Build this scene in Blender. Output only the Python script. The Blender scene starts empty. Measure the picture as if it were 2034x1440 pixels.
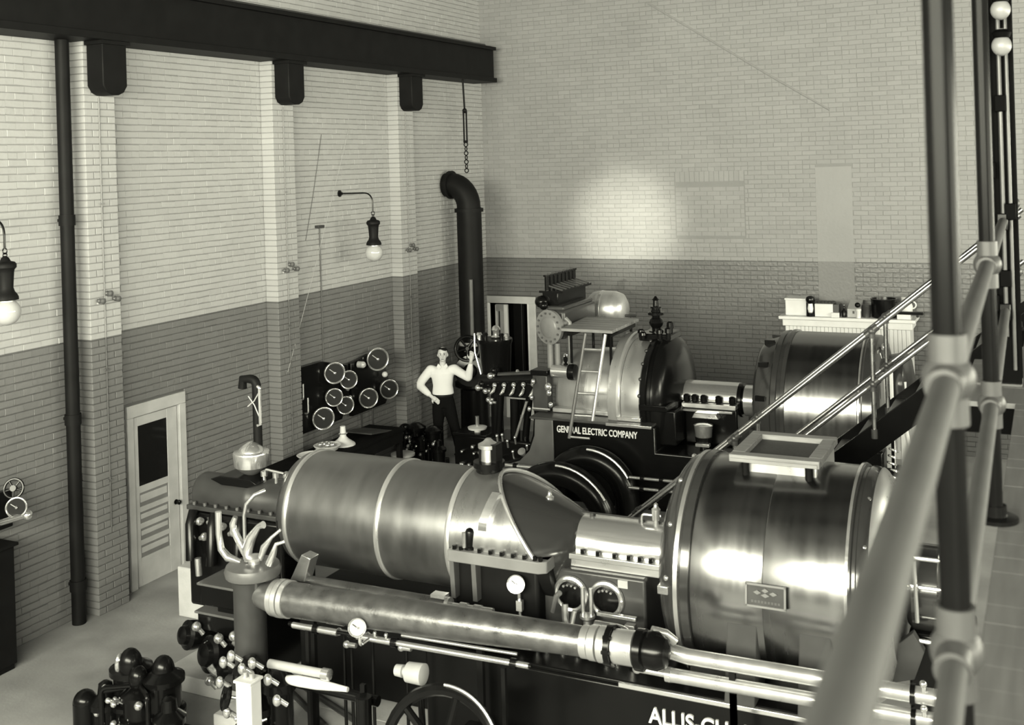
import bpy, bmesh, math, random
from mathutils import Vector as V, Matrix as MX
PI = math.pi
SC = bpy.context.scene
COL = SC.collection
RND = random.Random(11)

# ------------------------------------------------------------------ camera
cam = bpy.data.cameras.new('camera')
cam.sensor_width = 36.0
cam.lens = 2202.55 / 2034 * 36.0
cam.shift_y = -402.37 / 2034
cam.clip_start = 0.05
cam.dof.use_dof = True
cam.dof.focus_distance = 15.0
cam.dof.aperture_fstop = 3.4
cam_o = bpy.data.objects.new('camera', cam)
COL.objects.link(cam_o)
cam_o.matrix_world = (MX.Translation((9.5, 0, 4.75)) @ MX.Rotation(math.radians(25.984), 4, 'Z')
                      @ MX.Rotation(PI / 2, 4, 'X') @ MX.Rotation(math.radians(-1.742), 4, 'Z'))
SC.camera = cam_o

# ------------------------------------------------------------------ light and exposure
SC.view_settings.view_transform = 'Standard'
SC.view_settings.look = 'None'
SC.view_settings.exposure = 0.0
SC.view_settings.gamma = 1.0
SC.view_settings.use_curve_mapping = False
TINT = (1.0, 0.985, 0.80)
world = bpy.data.worlds.new('world')
SC.world = world
world.use_nodes = True
world.node_tree.nodes['Background'].inputs[0].default_value = (*TINT, 1)
world.node_tree.nodes['Background'].inputs[1].default_value = 0.03


def area(name, loc, direction, sx, sy, power):
    l = bpy.data.lights.new(name, 'AREA')
    l.shape = 'RECTANGLE'
    l.size, l.size_y = sx, sy
    l.energy = power
    l.color = TINT
    o = bpy.data.objects.new(name, l)
    COL.objects.link(o)
    o.location = loc
    o.rotation_euler = V(direction).to_track_quat('-Z', 'Y').to_euler()
    return o


# daylight through the tall windows of the wall behind the camera and the high windows on the right
WIN_FRONT = [(1.6, 5.7), (5.4, 5.7), (9.2, 5.7), (13.0, 5.7)]
for wx, wz in WIN_FRONT:
    area('window_daylight', (wx, -4.9, wz), (0, 1, -0.06), 3.66, 3.2, 1650)
sp_l = bpy.data.lights.new('window_shaft', 'SPOT')
sp_l.energy = 38000
sp_l.color = TINT
sp_l.spot_size = math.radians(6.0)
sp_l.spot_blend = 1.0
sp_l.shadow_soft_size = 0.25
sp_o = bpy.data.objects.new('window_shaft', sp_l)
COL.objects.link(sp_o)
sp_o.location = (5.4, -4.7, 6.6)
sp_o.rotation_euler = (V((2.78, 18.27, 3.55)) - V(sp_o.location)).to_track_quat('-Z', 'Y').to_euler()
WIN_RIGHT = [(1.5, 4.3), (6.0, 4.3), (10.5, 4.3), (15.0, 4.3)]
for wy, wz in WIN_RIGHT:
    area('window_daylight', (15.9, wy, wz), (-1, 0, -0.05), 2.4, 2.0, 560)


# ------------------------------------------------------------------ materials
def mat(name, col, rough=0.5, metal=0.0, noise=0.0, nscale=6.0, bump=0.0, bscale=40.0, rvar=0.0,
        stretch=(1, 1, 1), spec=0.5, coat=0.0, emit=None, trans=0.0):
    m = bpy.data.materials.new(name)
    m.use_nodes = True
    nt = m.node_tree
    b = nt.nodes['Principled BSDF']
    c = col if isinstance(col, tuple) else (col, col, col)
    b.inputs['Base Color'].default_value = (*c, 1)
    b.inputs['Roughness'].default_value = rough
    b.inputs['Metallic'].default_value = metal
    b.inputs['Specular IOR Level'].default_value = spec
    b.inputs['Coat Weight'].default_value = coat
    b.inputs['Transmission Weight'].default_value = trans
    if emit:
        b.inputs['Emission Color'].default_value = (*TINT, 1)
        b.inputs['Emission Strength'].default_value = emit
    if noise or rvar or bump:
        tc = nt.nodes.new('ShaderNodeTexCoord')
        mp = nt.nodes.new('ShaderNodeMapping')
        mp.inputs['Scale'].default_value = stretch
        nt.links.new(tc.outputs['Object'], mp.inputs[0])
        nz = nt.nodes.new('ShaderNodeTexNoise')
        nz.inputs['Scale'].default_value = nscale
        nz.inputs['Detail'].default_value = 6
        nt.links.new(mp.outputs[0], nz.inputs['Vector'])
        if noise:
            mr = nt.nodes.new('ShaderNodeMapRange')
            mr.inputs['From Min'].default_value = 0.3
            mr.inputs['From Max'].default_value = 0.7
            mr.inputs['To Min'].default_value = 1 - noise
            mr.inputs['To Max'].default_value = 1 + noise
            nt.links.new(nz.outputs['Fac'], mr.inputs['Value'])
            vm = nt.nodes.new('ShaderNodeVectorMath')
            vm.operation = 'SCALE'
            vm.inputs[0].default_value = c
            nt.links.new(mr.outputs[0], vm.inputs['Scale'])
            nt.links.new(vm.outputs[0], b.inputs['Base Color'])
        if rvar:
            m2 = nt.nodes.new('ShaderNodeMapRange')
            m2.inputs['From Min'].default_value = 0.3
            m2.inputs['From Max'].default_value = 0.7
            m2.inputs['To Min'].default_value = max(0.02, rough - rvar)
            m2.inputs['To Max'].default_value = rough + rvar
            nt.links.new(nz.outputs['Fac'], m2.inputs['Value'])
            nt.links.new(m2.outputs[0], b.inputs['Roughness'])
        if bump:
            n2 = nt.nodes.new('ShaderNodeTexNoise')
            n2.inputs['Scale'].default_value = bscale
            nt.links.new(mp.outputs[0], n2.inputs['Vector'])
            bp = nt.nodes.new('ShaderNodeBump')
            bp.inputs['Strength'].default_value = bump
            bp.inputs['Distance'].default_value = 0.01
            nt.links.new(n2.outputs['Fac'], bp.inputs['Height'])
            nt.links.new(bp.outputs[0], b.inputs['Normal'])
    return m


def wall_paint(name, upper, dado, line=2.96, rup=0.6, rdado=0.38, var=0.1, joint=1.0):
    """two-tone painted brick: cream above the dado line, grey below it, a little different from brick to brick"""
    m = bpy.data.materials.new(name)
    m.use_nodes = True
    nt = m.node_tree
    L = nt.links.new
    b = nt.nodes['Principled BSDF']
    g = nt.nodes.new('ShaderNodeNewGeometry')
    sp = nt.nodes.new('ShaderNodeSeparateXYZ')
    L(g.outputs['Position'], sp.inputs[0])
    cmpn = nt.nodes.new('ShaderNodeMath')
    cmpn.operation = 'GREATER_THAN'
    cmpn.inputs[1].default_value = line
    L(sp.outputs['Z'], cmpn.inputs[0])
    nz = nt.nodes.new('ShaderNodeTexNoise')
    nz.inputs['Scale'].default_value = 0.55
    nz.inputs['Detail'].default_value = 8
    nz.inputs['Roughness'].default_value = 0.65
    L(g.outputs['Position'], nz.inputs['Vector'])
    mr = nt.nodes.new('ShaderNodeMapRange')
    mr.inputs['From Min'].default_value = 0.3
    mr.inputs['From Max'].default_value = 0.7
    mr.inputs['To Min'].default_value = joint * (1 - var * 1.3)
    mr.inputs['To Max'].default_value = joint * (1 + var)
    L(nz.outputs['Fac'], mr.inputs['Value'])
    oi = nt.nodes.new('ShaderNodeObjectInfo')
    ad = nt.nodes.new('ShaderNodeMath')
    ad.operation = 'ADD'
    L(g.outputs['Random Per Island'], ad.inputs[0])
    L(oi.outputs['Random'], ad.inputs[1])
    fr = nt.nodes.new('ShaderNodeMath')
    fr.operation = 'FRACT'
    L(ad.outputs[0], fr.inputs[0])
    m3 = nt.nodes.new('ShaderNodeMapRange')
    m3.inputs['To Min'].default_value = 1 - var
    m3.inputs['To Max'].default_value = 1 + var * 0.4
    L(fr.outputs[0], m3.inputs['Value'])
    mul = nt.nodes.new('ShaderNodeMath')
    mul.operation = 'MULTIPLY'
    L(mr.outputs[0], mul.inputs[0])
    L(m3.outputs[0], mul.inputs[1])
    mix = nt.nodes.new('ShaderNodeMix')
    mix.data_type = 'RGBA'
    mix.inputs[6].default_value = (dado, dado, dado, 1)
    mix.inputs[7].default_value = (upper, upper, upper, 1)
    L(cmpn.outputs[0], mix.inputs[0])
    vm = nt.nodes.new('ShaderNodeVectorMath')
    vm.operation = 'SCALE'
    L(mix.outputs[2], vm.inputs[0])
    L(mul.outputs[0], vm.inputs['Scale'])
    L(vm.outputs[0], b.inputs['Base Color'])
    m4 = nt.nodes.new('ShaderNodeMapRange')
    m4.inputs['To Min'].default_value = rdado
    m4.inputs['To Max'].default_value = rup
    L(cmpn.outputs[0], m4.inputs['Value'])
    L(m4.outputs[0], b.inputs['Roughness'])
    n2 = nt.nodes.new('ShaderNodeTexNoise')
    n2.inputs['Scale'].default_value = 22
    n2.inputs['Detail'].default_value = 5
    L(g.outputs['Position'], n2.inputs['Vector'])
    bp = nt.nodes.new('ShaderNodeBump')
    bp.inputs['Strength'].default_value = 0.35
    bp.inputs['Distance'].default_value = 0.012
    L(n2.outputs['Fac'], bp.inputs['Height'])
    L(bp.outputs[0], b.inputs['Normal'])
    return m


M = {}
M['left'] = wall_paint('painted_brick_left', 0.38, 0.15, rup=0.6, rdado=0.45, var=0.055)
M['left_joint'] = wall_paint('painted_joint_left', 0.38, 0.15, var=0.08, joint=0.62)
M['back'] = wall_paint('painted_brick_back', 0.235, 0.115, rup=0.6, rdado=0.33, var=0.07)
M['back_joint'] = wall_paint('painted_joint_back', 0.195, 0.06, var=0.1)
M['plaster'] = wall_paint('painted_plaster', 0.24, 0.14, rup=0.65, rdado=0.5, var=0.08)
M['rough_wall'] = mat('plain_plaster_wall', 0.16, 0.8, noise=0.1, nscale=2)
M['roof'] = mat('dark_roof_boards', 0.025, 0.8, noise=0.3, nscale=3)
M['concrete'] = mat('worn_concrete', 0.25, 0.62, noise=0.28, nscale=1.3, bump=0.15, bscale=30)
M['concrete_pale'] = mat('pale_concrete', 0.42, 0.7, noise=0.15, nscale=4, bump=0.2, bscale=40)
M['wood_floor'] = mat('gallery_floor_boards', 0.085, 0.6, noise=0.15, nscale=3, stretch=(12, 1, 1))
M['black'] = mat('black_enamel', 0.004, 0.22, noise=0.2, nscale=3, spec=0.22)
M['black_matt'] = mat('black_iron', 0.006, 0.55, noise=0.2, nscale=5, spec=0.12)
M['iron'] = mat('dark_grey_iron', 0.035, 0.36, noise=0.2, nscale=5, rvar=0.06)
M['mid_grey'] = mat('mid_grey_paint', 0.17, 0.4, noise=0.12, nscale=5)
M['grey'] = mat('grey_machine_paint', 0.09, 0.38, noise=0.12, nscale=5, rvar=0.08)
M['pale_grey'] = mat('pale_grey_paint', 0.36, 0.45, noise=0.1, nscale=5)
M['steel'] = mat('polished_steel', 0.72, 0.2, 0.85, rvar=0.07, nscale=6, stretch=(0.4, 4, 4))
M['steel_soft'] = mat('brushed_steel', 0.52, 0.33, 0.8, rvar=0.08, nscale=6)
M['lag'] = mat('planished_sheet_steel', 0.24, 0.34, 0.9, noise=0.12, nscale=2.2, rvar=0.07, stretch=(3.0, 1, 1))
M['lag_mid'] = mat('sheet_steel_jacket', 0.34, 0.30, 0.85, noise=0.08, nscale=3, rvar=0.06, stretch=(3.0, 1, 1))
M['lag_bright'] = mat('bright_sheet_steel', 0.58, 0.32, 0.75, noise=0.08, nscale=3, rvar=0.07, stretch=(3.0, 1, 1))
M['gen'] = mat('polished_grey_enamel_drum', 0.30, 0.24, 1.0, noise=0.05, nscale=2.0, rvar=0.04, stretch=(6.0, 0.5, 0.5))
M['gen_dark'] = mat('dark_gloss_enamel', 0.09, 0.16, 0.7, rvar=0.04, nscale=4)
M['pipe_lag'] = mat('painted_pipe_lagging', 0.17, 0.34, 0.8, noise=0.25, nscale=9, rvar=0.1, bump=0.1, bscale=60)
M['white'] = mat('white_paint', 0.62, 0.5, noise=0.06, nscale=5)
M['cream'] = mat('cream_door_paint', 0.40, 0.5, noise=0.1, nscale=5)
M['panel'] = mat('door_panel_paint', 0.16, 0.5, noise=0.12, nscale=5)
M['glass_dark'] = mat('dark_window_glass', 0.01, 0.05, spec=0.6)
M['globe'] = mat('opal_glass', 0.42, 0.12, coat=0.5)
M['dial_dark'] = mat('dark_dial', 0.02, 0.16, spec=0.35)
M['glass'] = mat('gauge_glass', 0.75, 0.08, coat=1.0)
M['wood'] = mat('stained_wood', 0.20, 0.5, noise=0.25, nscale=4, stretch=(1, 8, 8))
M['screen'] = mat('dark_wire_screen', 0.035, 0.6, noise=0.3, nscale=60)
M['skin'] = mat('skin', 0.55, 0.5, noise=0.05, nscale=10)
M['shirt'] = mat('white_shirt_cloth', 0.74, 0.85, bump=0.25, bscale=14)
M['trousers'] = mat('dark_trouser_cloth', 0.006, 0.9, bump=0.2, bscale=14, spec=0.05)
M['hair'] = mat('dark_hair', 0.008, 0.6, spec=0.15)
M['leather'] = mat('black_leather', 0.008, 0.4, spec=0.25)
M['hand_rail'] = mat('worn_steel_pipe', 0.34, 0.28, 1.0, rvar=0.05, nscale=8)
M['rail'] = mat('grey_painted_pipe', 0.055, 0.6, noise=0.1, nscale=6, spec=0.15)
M['fitting'] = mat('dark_cast_fitting', 0.04, 0.4, spec=0.25)
M['dull_grey'] = mat('dull_grey_casting', 0.055, 0.7, noise=0.1, nscale=6, spec=0.1)
M['soot'] = mat('soot_black_steel', 0.002, 0.6, spec=0.02)
M['post'] = mat('dark_painted_pipe', 0.004, 0.22, noise=0.15, nscale=6, spec=0.05)


# ------------------------------------------------------------------ mesh building
class MB:
    def __init__(s):
        s.v, s.f = [], []

    def add(s, vs, fs):
        n = len(s.v)
        s.v += [tuple(p) for p in vs]
        s.f += [tuple(i + n for i in f) for f in fs]
        return s

    def box(s, x0, x1, y0, y1, z0, z1, rot=None, about=None):
        vs = [V((x, y, z)) for x in (x0, x1) for y in (y0, y1) for z in (z0, z1)]
        if rot is not None:
            c = V(about) if about else V(((x0 + x1) / 2, (y0 + y1) / 2, (z0 + z1) / 2))
            vs = [c + rot @ (p - c) for p in vs]
        return s.add(vs, [(0, 1, 3, 2), (4, 6, 7, 5), (0, 4, 5, 1), (2, 3, 7, 6), (0, 2, 6, 4), (1, 5, 7, 3)])

    def bar(s, p0, p1, w, h, up=(0, 0, 1)):
        """rectangular bar between two points"""
        p0, p1 = V(p0), V(p1)
        d = (p1 - p0).normalized()
        u = V(up)
        sd = d.cross(u).normalized()
        u = sd.cross(d).normalized()
        vs = []
        for p in (p0, p1):
            for a, b in ((-1, -1), (1, -1), (1, 1), (-1, 1)):
                vs.append(p + sd * a * w / 2 + u * b * h / 2)
        return s.add(vs, [(0, 1, 2, 3), (7, 6, 5, 4), (0, 4, 5, 1), (1, 5, 6, 2), (2, 6, 7, 3), (3, 7, 4, 0)])

    def rings(s, rr, seg, closed_caps=True, loop=False):
        n = len(s.v)
        for r in rr:
            s.v += [tuple(p) for p in r]
        for i in range(len(rr) - (0 if loop else 1)):
            a, b = n + i * seg, n + ((i + 1) % len(rr)) * seg
            for j in range(seg):
                k = (j + 1) % seg
                s.f.append((a + j, a + k, b + k, b + j))
        if closed_caps and not loop:
            s.f.append(tuple(n + j for j in range(seg))[::-1])
            e = n + (len(rr) - 1) * seg
            s.f.append(tuple(e + j for j in range(seg)))
        return s

    def lathe(s, p, axis, prof, seg=24, cap=True):
        p, d = V(p), V(axis).normalized()
        a = V((0, 0, 1)) if abs(d.z) < 0.9 else V((1, 0, 0))
        u = d.cross(a).normalized()
        w = d.cross(u).normalized()
        rr = []
        for t, r in prof:
            r = max(r, 0.0008)
            rr.append([p + d * t + (u * math.cos(2 * PI * j / seg) + w * math.sin(2 * PI * j / seg)) * r for j in range(seg)])
        return s.rings(rr, seg, cap)

    def cyl(s, p0, p1, r0, r1=None, seg=16):
        p0, p1 = V(p0), V(p1)
        return s.lathe(p0, p1 - p0, [(0, r0), ((p1 - p0).length, r0 if r1 is None else r1)], seg)

    def tube(s, pts, r, seg=10, loop=False):
        pts = [V(p) for p in pts]
        n = len(pts)
        rs = r if isinstance(r, (list, tuple)) else [r] * n
        rr = []
        prev = None
        for i in range(n):
            if loop:
                d = pts[(i + 1) % n] - pts[i - 1]
            else:
                d = pts[min(i + 1, n - 1)] - pts[max(i - 1, 0)]
            d.normalize()
            if prev is None:
                a = V((0, 0, 1)) if abs(d.z) < 0.9 else V((1, 0, 0))
                u = d.cross(a).normalized()
            else:
                u = (prev - d * prev.dot(d)).normalized()
            prev = u
            w = d.cross(u).normalized()
            rr.append([pts[i] + (u * math.cos(2 * PI * j / seg) + w * math.sin(2 * PI * j / seg)) * rs[i] for j in range(seg)])
        return s.rings(rr, seg, True, loop)

    def sphere(s, c, r, seg=14, ring=9):
        c = V(c)
        r = r if isinstance(r, (tuple, list)) else (r, r, r)
        rr = []
        for i in range(ring + 1):
            t = PI * (0.02 + 0.96 * i / ring)
            rr.append([c + V((math.sin(t) * math.cos(2 * PI * j / seg) * r[0], math.sin(t) * math.sin(2 * PI * j / seg) * r[1],
                              math.cos(t) * r[2])) for j in range(seg)])
        return s.rings(rr, seg)

    def torus(s, c, axis, R, r, seg=32, rs=8, a0=0.0, a1=2 * PI):
        c, d = V(c), V(axis).normalized()
        a = V((0, 0, 1)) if abs(d.z) < 0.9 else V((1, 0, 0))
        u = d.cross(a).normalized()
        w = d.cross(u).normalized()
        full = abs(a1 - a0) > 2 * PI - 1e-3
        k = seg if full else seg + 1
        return s.tube([c + (u * math.cos(a0 + (a1 - a0) * i / seg) + w * math.sin(a0 + (a1 - a0) * i / seg)) * R
                       for i in range(k)], r, rs, full)

    def prism(s, poly, y0, y1, plane='xz'):
        def pt(a, b, c):
            return {'xz': (a, c, b), 'yz': (c, a, b), 'xy': (a, b, c)}[plane]
        n = len(poly)
        vs = [pt(a, b, y0) for a, b in poly] + [pt(a, b, y1) for a, b in poly]
        fs = [tuple(range(n)), tuple(range(2 * n - 1, n - 1, -1))]
        fs += [(i, i + n, (i + 1) % n + n, (i + 1) % n) for i in range(n)]
        return s.add(vs, fs)

    def arc_shell(s, Y, Z, r0, r1, x_of, a0, a1, seg=40):
        """part of a tube about the X axis (Y, Z); x_of(angle) -> (x0, x1); angle 0 points to -Y, 90 deg up"""
        rr = []
        for i in range(seg + 1):
            t = a0 + (a1 - a0) * i / seg
            x0, x1 = x_of(t)
            c, q = -math.cos(t), math.sin(t)
            rr.append([V((x0, Y + c * r0, Z + q * r0)), V((x0, Y + c * r1, Z + q * r1)),
                       V((x1, Y + c * r1, Z + q * r1)), V((x1, Y + c * r0, Z + q * r0))])
        return s.rings(rr, 4)

    def build(s, name, m, parent=None, bev=0.0, stuff=False, angle=38, smooth=True):
        off = WORLD.get(parent.name, V((0, 0, 0))) if parent else V((0, 0, 0))
        me = bpy.data.meshes.new(name)
        me.from_pydata([V(p) - off for p in s.v], [], s.f)
        bm = bmesh.new()
        bm.from_mesh(me)
        bmesh.ops.recalc_face_normals(bm, faces=bm.faces)
        bm.to_mesh(me)
        bm.free()
        if smooth:
            me.polygons.foreach_set('use_smooth', [True] * len(me.polygons))
            me.set_sharp_from_angle(angle=math.radians(angle))
        me.materials.append(M[m] if isinstance(m, str) else m)
        o = bpy.data.objects.new(name, me)
        COL.objects.link(o)
        if parent:
            o.parent = parent
            WORLD[o.name] = off
        else:
            WORLD[o.name] = V((0, 0, 0))
        if bev:
            b = o.modifiers.new('bevel', 'BEVEL')
            b.width = bev
            b.segments = 2
            b.limit_method = 'ANGLE'
            b.angle_limit = math.radians(50)
        if stuff:
            o['kind'] = 'stuff'
        return o


WORLD = {}


def tag(o, label, cat, group=None):
    o['label'] = label
    o['category'] = cat
    if group:
        o['group'] = group
    return o


def thing(name, label, cat, loc, group=None):
    o = bpy.data.objects.new(name, None)
    o.empty_display_size = 0.1
    COL.objects.link(o)
    o.location = loc
    WORLD[o.name] = V(loc)
    return tag(o, label, cat, group)


def struct(o):
    o['kind'] = 'structure'
    return o


def copy_tree(o, delta, parent=None):
    c = o.copy()
    COL.objects.link(c)
    if parent is None:
        c.location = o.location + V(delta)
        WORLD[c.name] = WORLD[o.name] + V(delta)
    else:
        c.parent = parent
        WORLD[c.name] = WORLD[o.name] + V(delta)
    for ch in list(o.children):
        copy_tree(ch, delta, c)
    return c


def bx(name, m, parent, x0, x1, y0, y1, z0, z1, bev=0.0, **k):
    return MB().box(x0, x1, y0, y1, z0, z1).build(name, m, parent, bev, **k)


def cy(name, m, parent, p0, p1, r0, r1=None, seg=20, **k):
    return MB().cyl(p0, p1, r0, r1, seg).build(name, m, parent, **k)


def la(name, m, parent, p, axis, prof, seg=28, **k):
    return MB().lathe(p, axis, prof, seg).build(name, m, parent, **k)


def tu(name, m, parent, pts, r, seg=10, **k):
    return MB().tube(pts, r, seg).build(name, m, parent, **k)


def bend(p0, corner, p1, rad, n=6):
    """points of a pipe that turns at corner with radius rad"""
    p0, c, p1 = V(p0), V(corner), V(p1)
    a, b = (p0 - c).normalized(), (p1 - c).normalized()
    s0, s1 = c + a * rad, c + b * rad
    out = [p0, s0]
    for i in range(1, n):
        t = i / n
        out.append(s0 * (1 - t) ** 2 + c * 2 * t * (1 - t) + s1 * t * t)
    return out + [s1, p1]


def handwheel(name, m, parent, c, axis, R, r, spokes=5, hub=0.03):
    w = MB().torus(c, axis, R, r, 36, 8).build(name, m, parent)
    c, d = V(c), V(axis).normalized()
    a = V((0, 0, 1)) if abs(d.z) < 0.9 else V((1, 0, 0))
    u = d.cross(a).normalized()
    q = d.cross(u).normalized()
    sp = MB()
    for i in range(spokes):
        t = 2 * PI * i / spokes + 0.3
        sp.cyl(c, c + (u * math.cos(t) + q * math.sin(t)) * R, r * 0.7, seg=8)
    sp.cyl(c - d * hub, c + d * hub, hub, seg=12)
    lvl = 0
    p = parent
    while p is not None:
        lvl += 1
        p = p.parent
    sp.build('spokes', m, w if lvl < 2 else parent)
    return w


def text(name, body, m, parent, x0, x1, y, zmid, cap, depth=0.02):
    cu = bpy.data.curves.new(name, 'FONT')
    cu.body = body
    cu.extrude = depth / 2
    cu.offset = 0.018
    cu.align_x = 'LEFT'
    tmp = bpy.data.objects.new(name, cu)
    COL.objects.link(tmp)
    bpy.context.view_layer.update()
    me = bpy.data.meshes.new_from_object(tmp.evaluated_get(bpy.context.evaluated_depsgraph_get()))
    bpy.data.objects.remove(tmp)
    xs = [v.co.x for v in me.vertices]
    ys = [v.co.y for v in me.vertices]
    zs = [v.co.z for v in me.vertices]
    mx, Mx, my, My = min(xs), max(xs), min(ys), max(ys)
    off = WORLD[parent.name] if parent else V((0, 0, 0))
    for v in me.vertices:
        a = (v.co.x - mx) / (Mx - mx) * (x1 - x0) + x0
        b = ((v.co.y - my) / (My - my) - 0.5) * cap + zmid
        c = y - (v.co.z - min(zs)) / (max(zs) - min(zs)) * depth if max(zs) > min(zs) else y
        v.co = V((a, c, b)) - off
    bm = bmesh.new()
    bm.from_mesh(me)
    bmesh.ops.recalc_face_normals(bm, faces=bm.faces)
    bm.to_mesh(me)
    bm.free()
    me.materials.clear()
    me.materials.append(M[m])
    o = bpy.data.objects.new(name, me)
    COL.objects.link(o)
    o.parent = parent
    WORLD[o.name] = off
    return o


# ------------------------------------------------------------------ the room
BY = 18.27                                     # back wall plane; the left wall is x = 0
floor = struct(MB().box(-0.3, 16.3, -5.3, 18.9, -0.25, 0).build('floor', 'concrete', smooth=False))
struct(MB().box(-0.3, 16.3, -5.3, 18.9, 10.4, 10.6).build('ceiling', 'roof', smooth=False))
rf = MB()
for i in range(6):
    rf.box(-0.1, 16.1, -3.4 + i * 4, -3.1 + i * 4, 10.0, 10.39)
for i, y in enumerate((-3.4, 0.6, 4.6, 8.6, 12.6, 16.6)):
    bx('rafter', 'roof', bpy.data.objects['ceiling'], -0.1, 16.1, y, y + 0.3, 9.95, 10.398)

BRK = (0.208, 0.066, 0.225, 0.0755)             # brick length and height, pitches


def brick_mesh(name, m):
    """one brick face, unit size, arrises knocked off: looks along -Y, sits on y = 0"""
    r0 = [(-.5, 0, -.5), (.5, 0, -.5), (.5, 0, .5), (-.5, 0, .5)]
    r1 = [(x, -0.72, z) for x, _, z in r0]
    k = 0.965
    r2 = [(x * k, -1, z * 0.90) for x, _, z in r0]
    vs = r0 + r1 + r2
    fs = []
    for a in (0, 4):
        for j in range(4):
            q = (j + 1) % 4
            fs.append((a + j, a + q, a + 4 + q, a + 4 + j))
    fs.append((8, 9, 10, 11))
    me = bpy.data.meshes.new(name)
    me.from_pydata(vs, [], fs)
    me.materials.append(M[m])
    return me, vs, fs


def lay(wall, m, cells, frame, pick, depth):
    """cells: (u, z, length, height, proud); frame maps (u, w, z) into the room (w points out of the wall).
    The cells that show largest become bricks of their own, the others one mesh"""
    me, uv, uf = brick_mesh('brick', m)
    cells = sorted(cells, key=pick)
    single, rest = cells[:300], cells[300:]
    o0 = V(frame(0, 0, 0))
    ex, ey, ez = V(frame(1, 0, 0)) - o0, V(frame(0, -1, 0)) - o0, V((0, 0, 1))
    rot = MX((ex, ey, ez)).transposed().to_4x4()
    for u, z, l, h, p in single:
        o = bpy.data.objects.new('brick', me)
        COL.objects.link(o)
        o.parent = wall
        o.matrix_local = MX.Translation(V(frame(u, 0, z))) @ rot @ MX.Diagonal((l, depth + p, h, 1))
    vs, fs = [], []
    for u, z, l, h, p in rest:
        n = len(vs)
        q = RND.uniform(-0.006, 0.006)
        for a, b, c in uv:
            vs.append(frame(u + a * l, -b * (depth + p), z + c * h + a * q))
        fs += [tuple(i + n for i in f) for f in uf]
    b = MB()
    b.v, b.f = vs, fs
    if vs:
        b.build('brick_rest', m, wall, stuff=True, smooth=False)


def courses(u0, u1, z0, z1, skip, proud=0.003, head=0.014):
    out = []
    n = int((z1 - z0) / BRK[3])
    for k in range(n):
        z = z0 + (k + 0.5) * BRK[3]
        header = k % 6 == 5
        pitch = BRK[2] / 2 if header else BRK[2]
        u = u0 - (0.5 * BRK[2] if k % 2 else 0) - RND.random() * 0.02
        while u < u1:
            a, b = max(u, u0), min(u + pitch, u1)
            u += pitch
            if b - a < 0.03:
                continue
            c = (a + b) / 2
            if any(s[0] < b - 0.01 and s[1] > a + 0.01 and s[2] < z + 0.02 and s[3] > z - 0.02 for s in skip):
                parts = []
                for s in skip:
                    if s[2] < z + 0.02 and s[3] > z - 0.02:
                        if a < s[0] < b:
                            parts.append((a, s[0]))
                        if a < s[1] < b:
                            parts.append((s[1], b))
                for x, y in parts:
                    if y - x > 0.03:
                        out.append(((x + y) / 2, z, y - x - 0.012, BRK[1], RND.uniform(-1, 1) * proud))
                continue
            out.append((c, z, b - a - head, BRK[1] + RND.uniform(-0.004, 0.003), RND.uniform(-1, 1) * proud))
    return out


# left wall
PIL = [(8.67, 9.10), (11.86, 12.31), (15.0, 15.46)]
wl = MB().box(-0.35, 0, -5.3, 9.37, 0, 10.4).box(-0.35, 0, 9.37, 10.17, 2.0, 10.4).box(-0.35, 0, 10.17, 18.9, 0, 10.4)
wall_left = struct(wl.build('wall_left', 'left_joint', smooth=False))
sk = [(9.3, 10.25, -1, 2.09)] + [(a, b, -1, 6.3) for a, b in PIL]
lay(wall_left, 'left', courses(5.6, BY, 0.0, 9.2, sk, 0.0035, 0.002), lambda u, w, z: (w, u, z),
    lambda c: abs(c[0] - 8.6) * 1.2 + abs(c[1] - 3.0) if c[0] > 7.75 else 99 + abs(c[0] - 7.75), 0.0095)
for i, (a, b) in enumerate(PIL):
    t = MB().box(0, 0.192, a + 0.008, b - 0.008, 0, 6.3).build('trim_%d' % (i + 1), 'left_joint', smooth=False)
    struct(t)
    w = b - a
    for k in range(int(6.25 / BRK[3])):
        z0 = k * BRK[3] + 0.004
        cuts = [0, w / 2, w] if k % 2 else [0, w / 4, w * 3 / 4, w]
        for j in range(len(cuts) - 1):
            q = RND.uniform(0, 0.004)
            r = RND.uniform(-0.001, 0.002)
            e0 = a + cuts[j] + (0.006 if j else -r)
            e1 = a + cuts[j + 1] - (0.006 if j < len(cuts) - 2 else -r)
            if i == 0 and 0 < z0:
                MB().box(0.001, 0.2 + q, e0, e1, z0, z0 + BRK[1]).build('brick', 'left', t, 0.004, smooth=False) if k % 1 == 0 and z0 < 6.2 else None
            else:
                MB().box(0.001, 0.2 + q, e0, e1, z0, z0 + BRK[1]).build('brick', 'left', t, 0.004, smooth=False)

# back wall with the doorway in its left corner
wb = MB().box(-0.3, 0.0, BY, BY + 0.35, 0, 10.4).box(0.0, 0.88, BY, BY + 0.35, 2.14, 10.4).box(0.88, 16.3, BY, BY + 0.35, 0, 10.4)
wall_back = struct(wb.build('wall_back', 'back_joint', smooth=False))
skb = [(-0.1, 0.98, -1, 2.25), (3.68, 4.88, 3.36, 4.46), (6.05, 6.60, -1, 4.5)]
fb = lambda u, w, z: (u, BY - w, z)
cells = courses(0, 9.9, 0.0, 9.3, skb, 0.002, 0.006)
lay(wall_back, 'back', cells, fb,
    lambda c: abs(c[1] - 2.75) * 1.6 + abs(c[0] - 6.2) * 0.6 if (2.2 < c[1] and 2.2 < c[0] < 8) else 50 + c[1], 0.006)
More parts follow.
